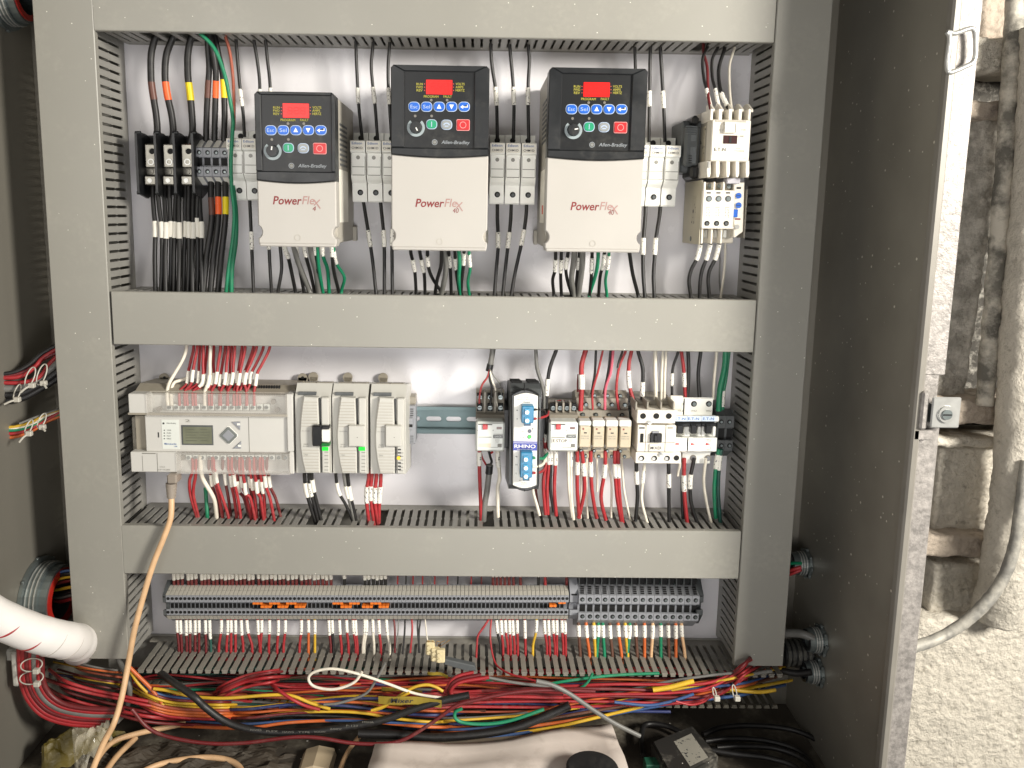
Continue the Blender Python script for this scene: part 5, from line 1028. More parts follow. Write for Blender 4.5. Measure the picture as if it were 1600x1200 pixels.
wires('below the MIXER contactor and circuit breakers', 'wires below the breakers', [
 ('black', 3, [(994, 718), (994.5, 745), (996, 775), (993.5, 808)], [(736, 756)]), ('white', 2.4, [(1008, 718), (1005, 745), (1002.5, 780), (1009.5, 811)], [(735, 755)]), ('black', 3, [(1044.5, 718), (1045, 750), (1045, 775), (1045.5, 810)], [(740, 761)]), ('white', 2.2, [(1062, 716), (1062, 728), (1060, 738)], []), ('black', 2.6, [(1066, 745), (1065.5, 775), (1067, 805)], [], dict(d=(.045, .045))), ('red', 3.2, [(1069, 716), (1068.6, 750), (1070, 780), (1073, 811)], [(742, 767)]), ('black', 3, [(1085, 716), (1079, 745), (1078.5, 775), (1082, 795), (1088, 813)], [(741, 763)]), ('white', 2.3, [(1103, 716), (1099.6, 750), (1103, 780), (1109.5, 810)], []), ('green', 3, [(1123, 702), (1119, 725), (1116, 765), (1118, 804)], [(710, 732)]), ('darkgreen', 3, [(1127, 702), (1124, 725), (1122, 765), (1125, 811)], [(711, 734)])], .055, .05, ext1=6)
# ---- bottom row wires
tops = [(x, 'darkred') for x in [271.5, 278, 284.5, 294, 299.5, 306, 315, 320, 326, 333, 339, 346, 352, 358, 363, 369.5, 376, 382, 389, 395, 404, 411, 417, 424, 430, 437, 443, 450, 457, 463, 471, 478, 484, 491, 497, 504, 510, 517]]+[(538, 'black')]+[(x, 'black') for x in (570, 576, 583, 589, 595.5, 602)]+[(x, 'darkred') for x in (770, 776, 782, 788.5, 795, 802, 813)]+[(841, 'black'), (851.5, 'red'), (885, 'darkred')]
wires('above the long terminal row', 'sleeved wires entering the long row from above', [(c, 2.4, [(x, 880), (x, 895), (x+.3, 906), (x+.5, 916)], [(884, 905-(i % 3) if x < 760 else 900)], dict(slmat=SLVP, step=3)) for i, (x, c) in enumerate(tops)], .036, .028)
wires('above the long terminal row among the unsleeved ones', 'unsleeved wires entering the long row from above', [(c, 1.2, [(x, 880), (x+.5, 898), (x, 914)], [], dict(step=3)) for x, c in ((621, 'red'), (634, 'black'), (645, 'red'), (660, 'red'), (672, 'grey'), (679, 'red'), (699, 'red'), (715, 'black'), (736, 'red'), (752, 'darkred'))]+[(c, 3, [(x, 880), (x-3, 898), (x-4, 910)], [], dict(step=3)) for x, c in ((917, 'black'), (930, 'black'), (943, 'black'), (955, 'black'), (967, 'black'), (978, 'black'), (990, 'green'), (1001, 'black'), (1013, 'black'), (1034, 'green'), (1047, 'black'), (1058, 'green'), (1070, 'black'))], .036, .026)
lows = [(276.6, 'darkred', 3), (282, 'darkred', 2), (291, 'darkred', 1), (297, 'darkred', 0), (305, 'darkred', 0), (311, 'darkred', 0), (321, 'darkred', 1), (327.6, 'darkgreen', 2), (346, 'red', -4), (356, 'red', -2), (361, 'red', 0), (368, 'red', 0), (377, 'red', 3), (386, 'red', 8), (403, 'red', 3), (409, 'red', -2), (421, 'red', -1), (435, 'red', -2), (446, 'red', -3), (471, 'red', -3), (482, 'orange', 0), (492, 'yellow', 0), (514, 'darkred', 3), (519, 'black', 2), (530.5, 'red', 3), (541.6, 'red', 3), (552, 'red', 4), (555.5, 'red', 3), (570, 'white', -3), (573, 'white', -4), (582.5, 'white', 2), (592, 'red', 3), (604, 'white', 5), (776, 'black', 6), (783, 'red', 3), (789.5, 'red', 4), (796, 'red', 2), (801, 'red', 3), (808, 'red', 1), (820, 'red', 1), (838.5, 'yellow', -6), (850.5, 'red', 4), (857, 'red', 2), (864, 'red', 3), (870, 'red', 0), (878, 'red', 2), (883, 'red', 1)]
wires('below the narrow terminals of the long row', 'sleeved wires leaving the long row downwards', [(c, 2.1, [(x-.6, 962), (x, 975), (x+o*.25, 990), (x+o*.9, 1006), (x+o, 1018), (x+o, 1032)], [(968.5, 988+(i*7 % 5)+(6 if x in (327.6, 820) else 0))], dict(step=4)) for i, (x, c, o) in enumerate(lows)], .034, .042)
wires('hanging thin below the narrow terminals', 'thin unsleeved wires below the long row', [('darkred', 1.6, [(615, 964), (617, 985), (617, 1020)], []), ('grey', 1, [(623, 964), (622, 985), (619, 1012)], []), ('black', 1.5, [(633, 964), (632, 990), (629, 1022)], []), ('red', 1.6, [(643, 964), (644, 985), (641, 1020)], []), ('black', 1.5, [(653, 964), (652.5, 985), (656, 1020)], []), ('black', 1.4, [(658, 964), (655, 985), (654, 1020)], []), ('white', 1.1, [(664, 964), (666, 985), (668, 1000), (674, 1012)], []), ('red', 1.7, [(766, 964), (757, 978), (747, 993), (745, 1010), (744, 1032)], []), ('red', 1.5, [(768, 964), (766, 990), (768, 1015), (774, 1036), (784, 1046), (800, 1054), (830, 1062), (856, 1070)], [], dict(d=(.034, .12)))], .034, .05)
bigw = [(904, 'brown', 2), (916, 'orange', 4), (928, 'yellow', 2), (935, 'green', -2), (942, 'green', 2), (953, 'brown', 3), (966, 'orange', 4), (977, 'yellow', 3), (984, 'green', -3), (993, 'brown', 2), (1007, 'orange', 0), (1020, 'beige', -2), (1032.5, 'green', 0), (1044, 'brown', 1), (1056, 'orange', 0), (1065, 'beige', 4)]
wires('below the wide grey terminals', 'sleeved coloured wires below the wide terminals', [(c, 2.6, [(x-.5, 970), (x, 982), (x+o*.3, 996), (x+o, 1014), (x+o*1.3, 1026), (x+o*1.5, 1040)], [(976.5, 994+(i % 3)*1.5)], dict(step=4)) for i, (x, c, o) in enumerate(bigw)], .038, .046)

# ================================================================== BOTTOM CABLES
def cab(col, r, pts, d, lab, sl=(), **kw):
    d = d if isinstance(d, (tuple, list)) else (d, d); n = len(pts)
    Q = [(p[0], p[1], p[2] if len(p) > 2 else d[0]+(d[1]-d[0])*i/(n-1)) for i, p in enumerate(pts)]
    return wire(Q, r, col, lab, kw.pop('grp', None), slv=sl, cat=kw.pop('cat', 'cable'), name='cable', **kw)
rnd = random.Random(5)
# fill of tangled wires lying inside the open duct
fillc = ['red', 'darkred', 'darkred', 'red', 'red', 'black', 'darkred', 'green', 'yellow', 'darkgreen', 'orange', 'red', 'black', 'navy', 'rust', 'grey', 'brown', 'red']
for i in range(92):
    c = fillc[i % len(fillc)]; y0 = 1046+rnd.random()*62; x0_ = 206+rnd.random()*520 if i % 3 else 205; L = 260+rnd.random()*620; dd = .02+.055*((y0-1046)/62)+rnd.random()*.02; n = 7; pts = []
    sag_ = rnd.uniform(-14, 14)
    for k in range(n):
        u = k/(n-1); x = x0_+L*u
        if x > (1190 if y0 < 1070 else 1060): break
        pts.append((x, min(1112, max(1044, y0+sag_*math.sin(u*3.1)+rnd.uniform(-4, 4)+8*math.sin(u*5+i))), dd+rnd.uniform(-.006, .006)))
    if len(pts) > 2: cab(c, 1.7+rnd.random()*.9, pts, dd, 'one of the tangled %s wires lying deep in the open bottom duct' % {'darkred': 'dark red', 'darkgreen': 'dark green', 'navy': 'dark blue', 'rust': 'reddish brown'}.get(c, c), grp='tangled wires deep in the open bottom duct', n=6, step=4)
# flat bundles running along the front of the open duct
def bundle(path, cols, r, spread, d, grp, lab, tw=0):
    for i, c in enumerate(cols):
        o = (i-(len(cols)-1)/2)*spread; pts = []
        for k, (x, y) in enumerate(path):
            ph = tw*k+i*1.7; e_ = k in (0, len(path)-1); pts.append((x+(rnd.uniform(-26, 26) if e_ else 0), y+o+(3.2*math.sin(ph) if tw else 0)-(6 if e_ else 0), (d+.004*math.sin(ph*1.3+i)+.0022*(i % 3))-(.055 if e_ else 0)))
        cab(c, r*(.7+.22*rnd.random()), pts, d, '%s cable, %s from the top %s' % ({'darkred': 'dark red', 'navy': 'dark blue', 'rust': 'reddish brown', 'darkgreen': 'dark green'}.get(c, c), nth(i+1), lab), grp=grp, step=5)
bundle([(560, 1092), (640, 1096), (720, 1092), (800, 1090), (880, 1088), (960, 1086), (1040, 1086), (1100, 1082), (1140, 1066), (1165, 1046), (1185, 1034)], ['red', 'darkred', 'red', 'red', 'darkred', 'red', 'red'], 2.9, 4.6, .098, 'red bundle along the open duct', 'of the red bundle running to the right duct', .9)
bundle([(316, 1100), (345, 1080), (385, 1062), (425, 1054), (462, 1056)], ['red', 'red', 'darkred', 'red', 'red'], 3, 4.2, .09, 'red fan left in the open duct', 'of the short red fan at the left', .4)
bundle([(300, 1122), (380, 1119), (450, 1112), (520, 1111), (570, 1113), (610, 1118), (680, 1122), (730, 1122)], ['yellow', 'orange', 'navy', 'orange', 'darkred', 'yellow', 'black', 'blue', 'orange'], 2.8, 3.9, .10, 'mixed bundle along the bottom', 'of the mixed bundle below the open duct', .8)
bundle([(640, 1142), (700, 1137), (760, 1134), (820, 1128), (880, 1118), (930, 1108), (990, 1096), (1050, 1084), (1110, 1074), (1160, 1066), (1222, 1056)], ['grey', 'orange', 'yellow', 'navy', 'blue', 'brown', 'orange', 'yellow', 'blue'], 2.9, 4.2, .092, 'mixed bundle rising to the right', 'of the mixed bundle rising at the lower right', .7)
bundle([(206, 1076), (230, 1092), (262, 1103), (305, 1107), (350, 1108), (400, 1112)], ['blue', 'darkred', 'yellow', 'yellow', 'rust', 'orange', 'orange', 'red'], 3, 4.4, .10, 'coloured arc at the left end of the open duct', 'of the coloured arc left in the open duct')
bundle([(66, 1070), (100, 1080), (140, 1092), (180, 1100), (240, 1112), (320, 1122)], ['red', 'darkred', 'red', 'darkred', 'red', 'red', 'darkred'], 3, 6, .10, 'red cables sweeping below the left duct', 'of the red sweep below the left duct', .5)
bundle([(88, 1048), (130, 1052), (180, 1060), (206, 1066)], ['grey', 'yellow', 'orange', 'rust', 'darkred', 'navy', 'yellow', 'darkred'], 2.2, 4.4, .075, 'strands from the lower left bushing', 'of the strands leaving the hidden lower left bushing', .5)
for i in range(7):
    o = i*7.2; cab(['red', 'red', 'darkred', 'red', 'grey', 'red', 'darkred'][i], 4.2 if i != 4 else 5.2, [(30+o*.85, 1000), (31+o*.8, 1040), (34+o*.8, 1068), (46+o*.85, 1096-o*.15), (68+o*.95, 1118-o*.35), (104+o*1.1, 1130-o*.5), (150+o, 1134-o*.6)], (.13, .12), '%s cable, %s from the left of the thick bundle under the white wrap' % (['red', 'red', 'dark red', 'red', 'grey', 'red', 'dark red'][i], nth(i+1)), grp='thick bundle under the white spiral wrap')
cab('orange', 3, [(200, 1040), (214, 1054), (236, 1076), (253, 1098)], .105, 'orange wire slanting down from the bottom end of the left duct')
cab('yellow', 2.6, [(203, 1048), (218, 1070), (240, 1090), (256, 1102)], .103, 'yellow wire slanting down beside the orange one at the left duct end')
cab('grey', 4.4, [(170, 990, .05), (188, 1036, .07), (201, 1062), (202, 1088), (196, 1112), (182, 1128)], .095, 'grey cable hanging behind the beige cable at the left duct end')
cab('yellow', 2.6, [(240, 1076), (262, 1079), (300, 1088), (350, 1091), (420, 1086), (455, 1087), (487, 1099), (516, 1108)], .108, 'long yellow cable waving across the red fan')
cab('red', 2.6, [(404, 1052, .04), (430, 1074, .10), (452, 1090), (475, 1102), (500, 1109)], .112, 'single red wire slanting down right of the red fan')
th = cab('black', 5.6, [(232, 1034, .03), (262, 1060, .10), (300, 1086), (322, 1106), (352, 1127), (392, 1140), (445, 1145), (500, 1142), (560, 1133), (605, 1123), (650, 1107), (690, 1095), (733, 1086)], .125, 'thick black printed cable sagging across the bottom bundle', n=10)
for k in range(9):
    px = 375+k*25; py = 1137+7*math.sin(math.pi*(k+.6)/9)-(k > 5)*(k-5)*3.2
    t_ = ptext(('CAROL', 'POWER', 'FLEX', '12AWG', 'TYPE', 'SOOW', '600V', 'P-123', 'MSHA')[k], px, py, .1325, 3, 18, PRT, th) if k else None
cab('darkred', 3, [(206, 1108), (230, 1136), (262, 1151), (320, 1161), (380, 1161), (456, 1152), (500, 1153), (550, 1161), (600, 1162), (632, 1155), (672, 1131), (712, 1103), (742, 1094), (800, 1082), (860, 1078), (930, 1080)], .135, 'long thin dark red wire looping below all the other bundles')
cab('white', 2.3, [(566, 1050), (552, 1067), (522, 1077), (492, 1073), (482, 1061), (491, 1050), (520, 1045), (560, 1053), (605, 1068), (650, 1084), (694, 1091)], .12, 'white cable looping round and crossing toward the Mixer tag')
cab('grey', 2.2, [(602, 1036), (590, 1058), (571, 1084), (532, 1098), (506, 1101)], .115, 'thin grey cable curving down inside the white loop')
cab('yellow', 2.4, [(584, 1110), (602, 1103), (640, 1077), (664, 1070), (680, 1073), (692, 1080)], .118, 'yellow wire arching over the Mixer tag')
cab('yellow', 2.2, [(580, 1110), (598, 1104), (616, 1094), (640, 1082)], .122, 'short yellow wire below the Mixer tag')
for i in range(3): cab(['red', 'darkred', 'red'][i], 2.8, [(740+i*12, 1050+i*4), (712+i*4, 1058+i*4), (699+i*3, 1074+i*2), (700+i*4, 1086), (722+i*3, 1091-i), (790, 1082+i*3), (880, 1084+i*3)], .11+.003*i, '%s loop of red wire at the middle of the open duct' % ('outer', 'middle', 'inner')[i], grp='red loops in the middle of the open duct')
cab('green', 2.8, [(722, 1107), (711, 1113), (713, 1124), (730, 1130), (764, 1131), (800, 1125), (850, 1108)], .12, 'green wire hooking round below the red bundle')
cab('green', 2.4, [(828, 1074), (862, 1068), (900, 1062), (960, 1055), (1030, 1052)], .09, 'green wire running just under the wide terminal wires')
cab('green', 2.2, [(926, 1052), (918, 1066), (905, 1076), (880, 1082)], .1, 'short green wire dropping from the right part of the duct')
cab('black', 6.5, [(560, 1146), (620, 1148), (680, 1152), (740, 1148), (800, 1138), (850, 1120), (890, 1102)], .115, 'thickest black cable along the underside of the bundles', n=10)
cab('grey', 3.6, [(838, 1064), (862, 1070), (890, 1084), (928, 1110), (962, 1131), (1000, 1150)], .14, 'grey cable hanging diagonally over the right half of the bundles')
cab('grey', 2.4, [(760, 1058), (800, 1066), (850, 1072), (900, 1078)], .10, 'thin grey wire above the red bundle')
cab('yellow', 4, [(1020, 1078), (1046, 1074), (1072, 1067), (1084, 1064)], .106, 'short thick yellow cable end above the red bundle at the right')
cab('yellow', 3, [(1140, 1077), (1165, 1080), (1190, 1081), (1212, 1078)], .10, 'yellow cable bending back at the lower right corner')
cab('blue', 2.4, [(960, 1097), (1010, 1102), (1040, 1098), (1068, 1090), (1084, 1084)], .11, 'dark blue loop under the right part of the red bundle')
cab('red', 1.8, [(1056, 1096), (1080, 1101), (1100, 1096), (1114, 1084)], .115, 'thin red loop ending at a white cable tie')
cab('grey', 3, [(1100, 1068), (1150, 1058), (1195, 1050), (1206, 1049)], .09, 'grey violet cable entering under the right duct')
for (x0_, y0_, x1_, y1_, nm, wd) in ((591, 1088, 690, 1102, 'yellow tape tag with handwritten Mixer on the bottom cables', True), (596, 1074, 660, 1081, 'yellow tape strip just above the Mixer tag', False), (668, 1050, 700, 1056, 'yellow tape scrap below the small wire connector', False)):
    dd_ = .129 if wd else .10; a, c = P(x0_, y0_, dd_), P(x1_, y1_, dd_); b = MB(); n = 10; vs = []
    for k in range(n+1):
        u = k/n; x = a.x+(c.x-a.x)*u; y = a.y-.002*math.sin(u*7); dz = -.003*u+.0012*math.sin(u*5)
        vs += [(x, y, a.z+dz), (x, y+.002, c.z+.006*0+dz), (x, y+.0008, a.z+dz), (x, y+.0028, c.z+dz)]
    fs = [(4*k, 4*k+4, 4*k+5, 4*k+1) for k in range(n)]+[(4*k+2, 4*k+6, 4*k+7, 4*k+3) for k in range(n)]+[(4*k, 4*k+4, 4*k+6, 4*k+2) for k in range(n)]+[(4*k+1, 4*k+5, 4*k+7, 4*k+3) for k in range(n)]
    b.add(vs, fs, mat('tape_label_yellow', '#93802f', .5, var=.12)); o = b.build('tape_tag'); o['org'] = tuple(o.location); tag(o, nm, 'tag')
    if wd: ptext('Mixer', 628, 1095, .1325, 8, 36, PRTD, o, shear=.15, thick=.02)
def tie(px, py, d, rx, ry, lab, tail=None, tilt=0):
    c = P(px, py, d); k = M(px, py, d); t = MB(); rx *= .75; ry *= .8; pts = [Vector((c.x+math.sin(a)*rx*k*math.cos(tilt), c.y+.006*math.cos(a)-.004, c.z+math.cos(a)*ry*k+math.sin(a)*rx*k*math.sin(tilt))) for a in [2*math.pi*i/24 for i in range(25)]]
    t.tube(pts, .0008, mat('tie_white', '#b9b5aa', .35), 6); o = t.build('cable_tie'); o['org'] = tuple(o.location); tag(o, lab, 'cable tie', 'white cable ties')
    h = Vector((c.x+rx*k*.7, c.y-.010, c.z-ry*k*.85)); b = MB(); b.box(h.x-.0035, h.x+.0035, h.y-.003, h.y+.003, h.z-.003, h.z+.003, mat('tie_white', ''), .0008); b.build('tie_head', o)
    if tail: b = MB(); b.tube(spline([h, h+Vector((tail[0]*k*.5, -.004, -tail[1]*k*.35)), h+Vector((tail[0]*k, -.006, -tail[1]*k))], 5), .0013, mat('tie_white', ''), 6); b.build('tie_tail', o)
# small chocolate-block connector hanging in front of the duct
cn = thing('wire_connector', P(684, 1028, .11), 'small ivory screw connector hanging below the middle of the long row', 'connector')
IV = mat('ivory_connector', '#cdbf98', .45, var=.08)
for i in range(3):
    b = MB(); p = P(672+i*8, 1012+i*10-(i == 2)*8, .112+.003*i); r_ = .0052; b.box(p.x-r_, p.x+r_*1.1, p.y-.004, p.y+.004, p.z-.0085, p.z+.0085, IV, .0015); b.cyl(p+Vector((-.001, -.0041, .003)), (0, -1, 0), .0025, .0015, IV, 12); b.cyl(p+Vector((-.001, -.0041, -.004)), (0, -1, 0), .0025, .0015, IV, 12); b.build('housing', cn)
p = P(700, 1024, .11); b = MB(); b.prism([W(x, y, .112) for x, y in ((693, 1028), (697, 1028), (742, 1038), (744, 1046), (728, 1046), (694, 1036))], Y0-.116, Y0-.108, GREYD, .001); b.build('lead_block', cn)
for i in range(5): b = MB(); pa = P(676+i*3, 1006+i, .112); b.tube(spline([pa, pa+Vector((.003*(i-2), -.003, .006)), pa+Vector((.004*(i-1), -.002, .002+.002*i))], 4), .0003, mat('copper', '#b98a4a', .3, .8), 5); b.build('wire_strand', cn)

# ================================================================== LEFT AND RIGHT WALL FITTINGS
def PX(px, py, X):
    a = (px-CX)/FPX; c = (py-CY)/FPX; r = rt2*a-up2*c+fw; t = X/r.x; return Vector((X, r.y*t, r.z*t))
REDB = mat('bushing_red', '#a8241c', .35)
def fitting(px, py, X, s, r, lab, red=False, L=.02):
    c = PX(px, py, X); t = thing('conduit_fitting', c, lab, 'conduit fitting', 'zinc conduit fittings on the enclosure walls')
    b = MB(); n = 28; vs = []; rr = r*1.12
    b.ring(c+Vector((s*.0005, 0, 0)), (s, 0, 0), r*.7, rr, .004, ZINC, 28); b.build('locknut', t)
    for i in range(8):
        a = 2*math.pi*i/8; e = Vector((0, math.cos(a), math.sin(a))); q = c+e*rr*.98+Vector((s*.0025, 0, 0)); bb = MB(); bb.box(q.x-.002, q.x+.002, q.y-.0028, q.y+.0028, q.z-.0028, q.z+.0028, ZINC, .001); bb.build('locknut_lug', t)
    b = MB(); b.ring(c+Vector((s*.0045, 0, 0)), (s, 0, 0), r*.72, r*.96, L*.6, ZINC, 28); b.ring(c+Vector((s*(.0045+L*.6), 0, 0)), (s, 0, 0), r*.72, r*.88, L*.4, ZINC, 28); b.build('bushing', t)
    for k in range(3): bb = MB(); bb.ring(c+Vector((s*(.006+L*.2*k), 0, 0)), (s, 0, 0), r*.9, r*.985, .0012, BRIGHT, 28); bb.build('thread', t)
    b = MB(); b.ring(c+Vector((s*(L+.003), 0, 0)), (s, 0, 0), r*.62, r*.80, .003, REDB if red else BLK, 28); b.build('throat_ring', t)
    b = MB(); b.cyl(c+Vector((s*.001, 0, 0)), (s, 0, 0), r*.7, .004, HOLE, 20); b.build('throat', t); return c
c1 = fitting(60, 932, XL, 1, .046, 'large zinc bushing with red throat on the left wall beside the white wrap', True, .026)
c2 = fitting(6, -8, XL, 1, .036, 'large zinc bushing cut off by the top left corner of the photo', True, .022)
for i, (c, yy, r_) in enumerate((('yellow', 919, 2.6), ('black', 927, 2.6), ('grey', 932, 2.2), ('red', 938, 2.8), ('darkred', 909, 2.4), ('yellow', 903, 2.2), ('black', 898, 3), ('blue', 893, 2.2))):
    cab(c, r_, [(72, yy+(929-yy)*.5, .03), (92, yy+2, .045), (112, yy-2, .05), (135, yy-4, .045)], .05, '%s wire, %s from the top leaving the large left bushing' % (c, nth([893, 898, 903, 909, 919, 927, 932, 938].index(yy)+1)), grp='wires leaving the large left bushing')
fitting(1262, 880, XR, -1, .0165, 'upper zinc fitting on the right wall with green and red wires', L=.018)
fitting(1285, 1000, XR, -1, .0165, 'middle zinc fitting on the right wall holding a grey cable', L=.016)
fitting(1281, 1050, XR, -1, .015, 'lowest zinc fitting on the right wall holding a dark cable', L=.016)
cab('green', 2.6, [(1252, 880, .07), (1238, 880, .06), (1222, 884, .05)], .06, 'green wire leaving the upper right wall fitting')
cab('red', 2.8, [(1252, 886, .07), (1238, 890, .065), (1220, 896, .05)], .06, 'red wire leaving the upper right wall fitting')
cab('red', 2.6, [(1252, 890, .07), (1238, 896, .065), (1222, 902, .05)], .06, 'lower red wire leaving the upper right wall fitting')
cab('grey', 6.5, [(1272, 998, .075), (1255, 991, .07), (1236, 989, .06), (1215, 990, .05)], .06, 'grey cable from the middle right wall fitting into the duct', n=10)
cab('black', 5, [(1268, 1050, .08), (1245, 1052, .07), (1222, 1048, .06), (1205, 1044, .05)], .06, 'dark cable from the lowest right wall fitting', n=10)
cg = thing('corrugated_conduit', P(1240, 1020, .05), 'short black corrugated conduit between the right duct and the wall', 'conduit')
for k in range(5):
    p = P(1224+k*8, 1020, .045); b = MB(); b.ring(p, (1, 0, 0), .012, .0185-.001*(k % 2), .0042, mat('corrugated_grey', '#3c3c38', .4, dust=.3), 20); b.build('conduit_ring', cg)
b = MB(); b.cyl(P(1222, 1020, .045), (1, 0, 0), .0155, .036, BLK, 18); b.build('conduit_core', cg)
# wire looms on the left
LB = [('red', 3.4, [(-14, 590), (28, 589), (52, 576), (68, 558), (92, 543)]), ('red', 3.2, [(-14, 597), (30, 598), (60, 590), (76, 570), (94, 552)]), ('darkred', 3, [(-14, 588), (20, 586), (46, 577), (66, 562), (92, 549)]), ('black', 3.4, [(-14, 586), (20, 582), (45, 570), (66, 552), (92, 538)]), ('grey', 6.5, [(-14, 606), (30, 606), (64, 588), (96, 562)]), ('black', 6.5, [(-14, 617), (30, 615), (66, 597), (98, 574)]), ('black', 5.5, [(-14, 626), (28, 624), (62, 608), (98, 586)])]
for i, (c, r_, pts) in enumerate(LB): cab(c, r_, pts, (.085, .055), '%s cable, %s of the upper loom on the left wall' % ({'darkred': 'dark red'}.get(c, c), nth(i+1)), grp='upper loom on the left wall', n=9)
LB = [('red', 2.4, [(-14, 662), (4, 655), (14, 660), (18, 672)]), ('yellow', 2.4, [(-14, 668), (20, 667), (48, 660), (70, 648), (100, 638)]), ('green', 3, [(-14, 670), (22, 672), (50, 666), (72, 655), (102, 644)]), ('red', 2.8, [(-14, 676), (24, 677), (52, 668), (76, 654), (102, 640)]), ('orange', 2.8, [(-14, 684), (20, 683), (48, 674), (74, 658), (102, 648)]), ('white', 2, [(-14, 673), (22, 670), (50, 663), (72, 650), (102, 641)]), ('grey', 1.8, [(30, 662), (55, 652), (80, 643), (102, 636)])]
for i, (c, r_, pts) in enumerate(LB): cab(c, r_, pts, (.085, .055), '%s wire, %s of the lower loom on the left wall' % (c, nth(i+1)), grp='lower loom on the left wall')
tie(50, 588, .082, 12, 17, 'cable tie nearest the photo edge on the upper left loom', (-14, 10), .5); tie(68, 584, .078, 12, 18, 'cable tie nearest the duct on the upper left loom', (8, 6), .5); tie(30, 612, .086, 7, 14, 'cable tie low on the black cables of the upper left loom', (-16, 6), .3)
tie(48, 666, .082, 8, 12, 'cable tie at the left on the lower left loom', (-12, 12), .4); tie(68, 656, .078, 9, 12, 'cable tie at the right on the lower left loom', (8, 4), .4)
tie(52, 1036, .135, 22, 8, 'upper cable tie on the thick red bundle under the white wrap', None, 0); tie(52, 1056, .135, 24, 8, 'lower cable tie on the thick red bundle under the white wrap', None, 0)
tie(1115, 1080, .112, 3, 6, 'cable tie near the right end of the red bundle', None); tie(1146, 1078, .112, 4, 9, 'cable tie closest to the lower right corner of the ducts', None)
b = MB(); b.pb(17, 1020, 27, 1074, .13, .11, mat('tie_base', '#b7b5ad', .4), .002); b.pb(2, 1016, 22, 1034, .12, .11, mat('tie_base', ''), .002); o = b.build('tie_mount'); o['org'] = tuple(o.location); tag(o, 'pale plastic tie mount behind the thick red bundle', 'tie mount')
# white spiral wrap
q = spline([Vector(v) for v in ((-60, 930, .21), (-10, 962, .185), (40, 984, .16), (80, 996, .14), (108, 1001, .118), (121, 1004, .09), (124, 1010, .06))], 8)
S = [P(*v) for v in q]; rr = [30*M(q[i].x, q[i].y, q[i].z)*(1-.10*(i/len(q))**2)*(1+.006*math.sin(i*1.3))*(.97+(.07 if i > len(q)-12 else 0)) for i in range(len(q))]
WR = mat('wrap_white', '#e6e2de', .45, var=.03, bump=.05, bs=40)
sw = MB().tube(S, .02, WR, 28, rr=rr).build('spiral_wrap'); sw['org'] = tuple(sw.location); tag(sw, 'thick white spiral cable wrap reaching in from the left edge', 'cable wrap')
for i0, a0, a1 in ((11, -.3, .9), (18, -.9, .5), (24, -1.4, 1.4), (30, -1.4, 1.4), (36, -1.4, 1.4)):
    T_ = (S[i0+1]-S[i0-1]).normalized(); f_ = Vector((0, -1, 0)); f_ = (f_-T_*f_.dot(T_)).normalized(); g_ = T_.cross(f_); pts = []
    if g_.z < 0: g_ = -g_
    for k in range(13):
        a = a0+(a1-a0)*k/12; pts.append(S[i0]+T_*(.010*(k/12-.5))+(f_*math.cos(a)+g_*math.sin(a))*(rr[i0]*1.0))
    MB().tube(pts, .0011 if i0 < 20 else .0007, CW['red'] if i0 < 20 else mat('wrap_seam', '#b3aca3', .6), 6, rr=[(.0013 if i0 < 20 else .0006)*math.sin(math.pi*(k+.3)/12.6) for k in range(13)]).build('wrap_seam', sw)
# beige network cable
nc = cab('beige', 4.6, [(267.5, 770, .085), (268, 790, .09), (266, 812, .095), (256, 840, .098), (240, 880, .1), (226, 925, .1), (210, 985, .105), (200, 1040, .11), (190, 1090, .125), (178, 1130, .14), (160, 1165, .17), (140, 1215, .2)], .1, 'beige network cable plugged under the controller and hanging to the floor', n=10, step=8)
b = MB(); bt = mat('boot_taupe', '#8f857a', .4, dust=.2); b.pb(260, 742, 276, 757, .093, .075, bt, .002); b.tube([P(267.8, 755, .086), P(267.8, 778, .087)], .005, bt, 12, rr=[.0068, .0048]); o = b.build('plug_boot', nc)
for k in range(4): b = MB(); p = P(267.8, 760+k*5, .086); b.ring(p, (0, 0, -1), .004, .0064-.0003*k, .0016, mat('boot_light', '#a39a8d', .4), 14); b.build('boot_ring', nc)

# ================================================================== ENCLOSURE FLOOR
def FL_(px, py, h=0):
    a = (px-CX)/FPX; c = (py-CY)/FPX; r = rt2*a-up2*c+fw; t = (ZF+h)/r.z; return Vector((r.x*t, r.y*t, ZF+h))
def fcab(col, r, pts, lab, h=.006, **kw):
    Q = []
    for p in pts:
        v = FL_(p[0], p[1], p[2] if len(p) > 2 else h); Q.append(v)
    S = spline(Q, 7); o = MB().tube(S, r, CW[col], 8).build('cable'); o['org'] = tuple(o.location); return tag(o, lab, 'cable', kw.get('grp'))
fcab('beige', .0036, [(140, 1225), (150, 1190), (175, 1160), (215, 1146), (262, 1136), (290, 1130)], 'beige cable arching on the floor left of the plastic bag', .02)
fcab('beige', .0036, [(150, 1230), (180, 1185), (212, 1153)], 'short beige cable beside the floor arch at the lower left', .012)
fcab('beige', .0036, [(205, 1215), (250, 1194), (310, 1184), (350, 1186), (374, 1198), (386, 1225)], 'beige cable curving along the bottom edge, left of the tan block', .008)
fcab('beige', .003, [(525, 1225), (536, 1190), (548, 1168), (566, 1146)], 'beige cable stub standing beside the white sheet', .02)
fcab('green', .0026, [(-20, 1205), (8, 1160), (24, 1140), (42, 1120)], 'green wire in the lower left corner', .04)
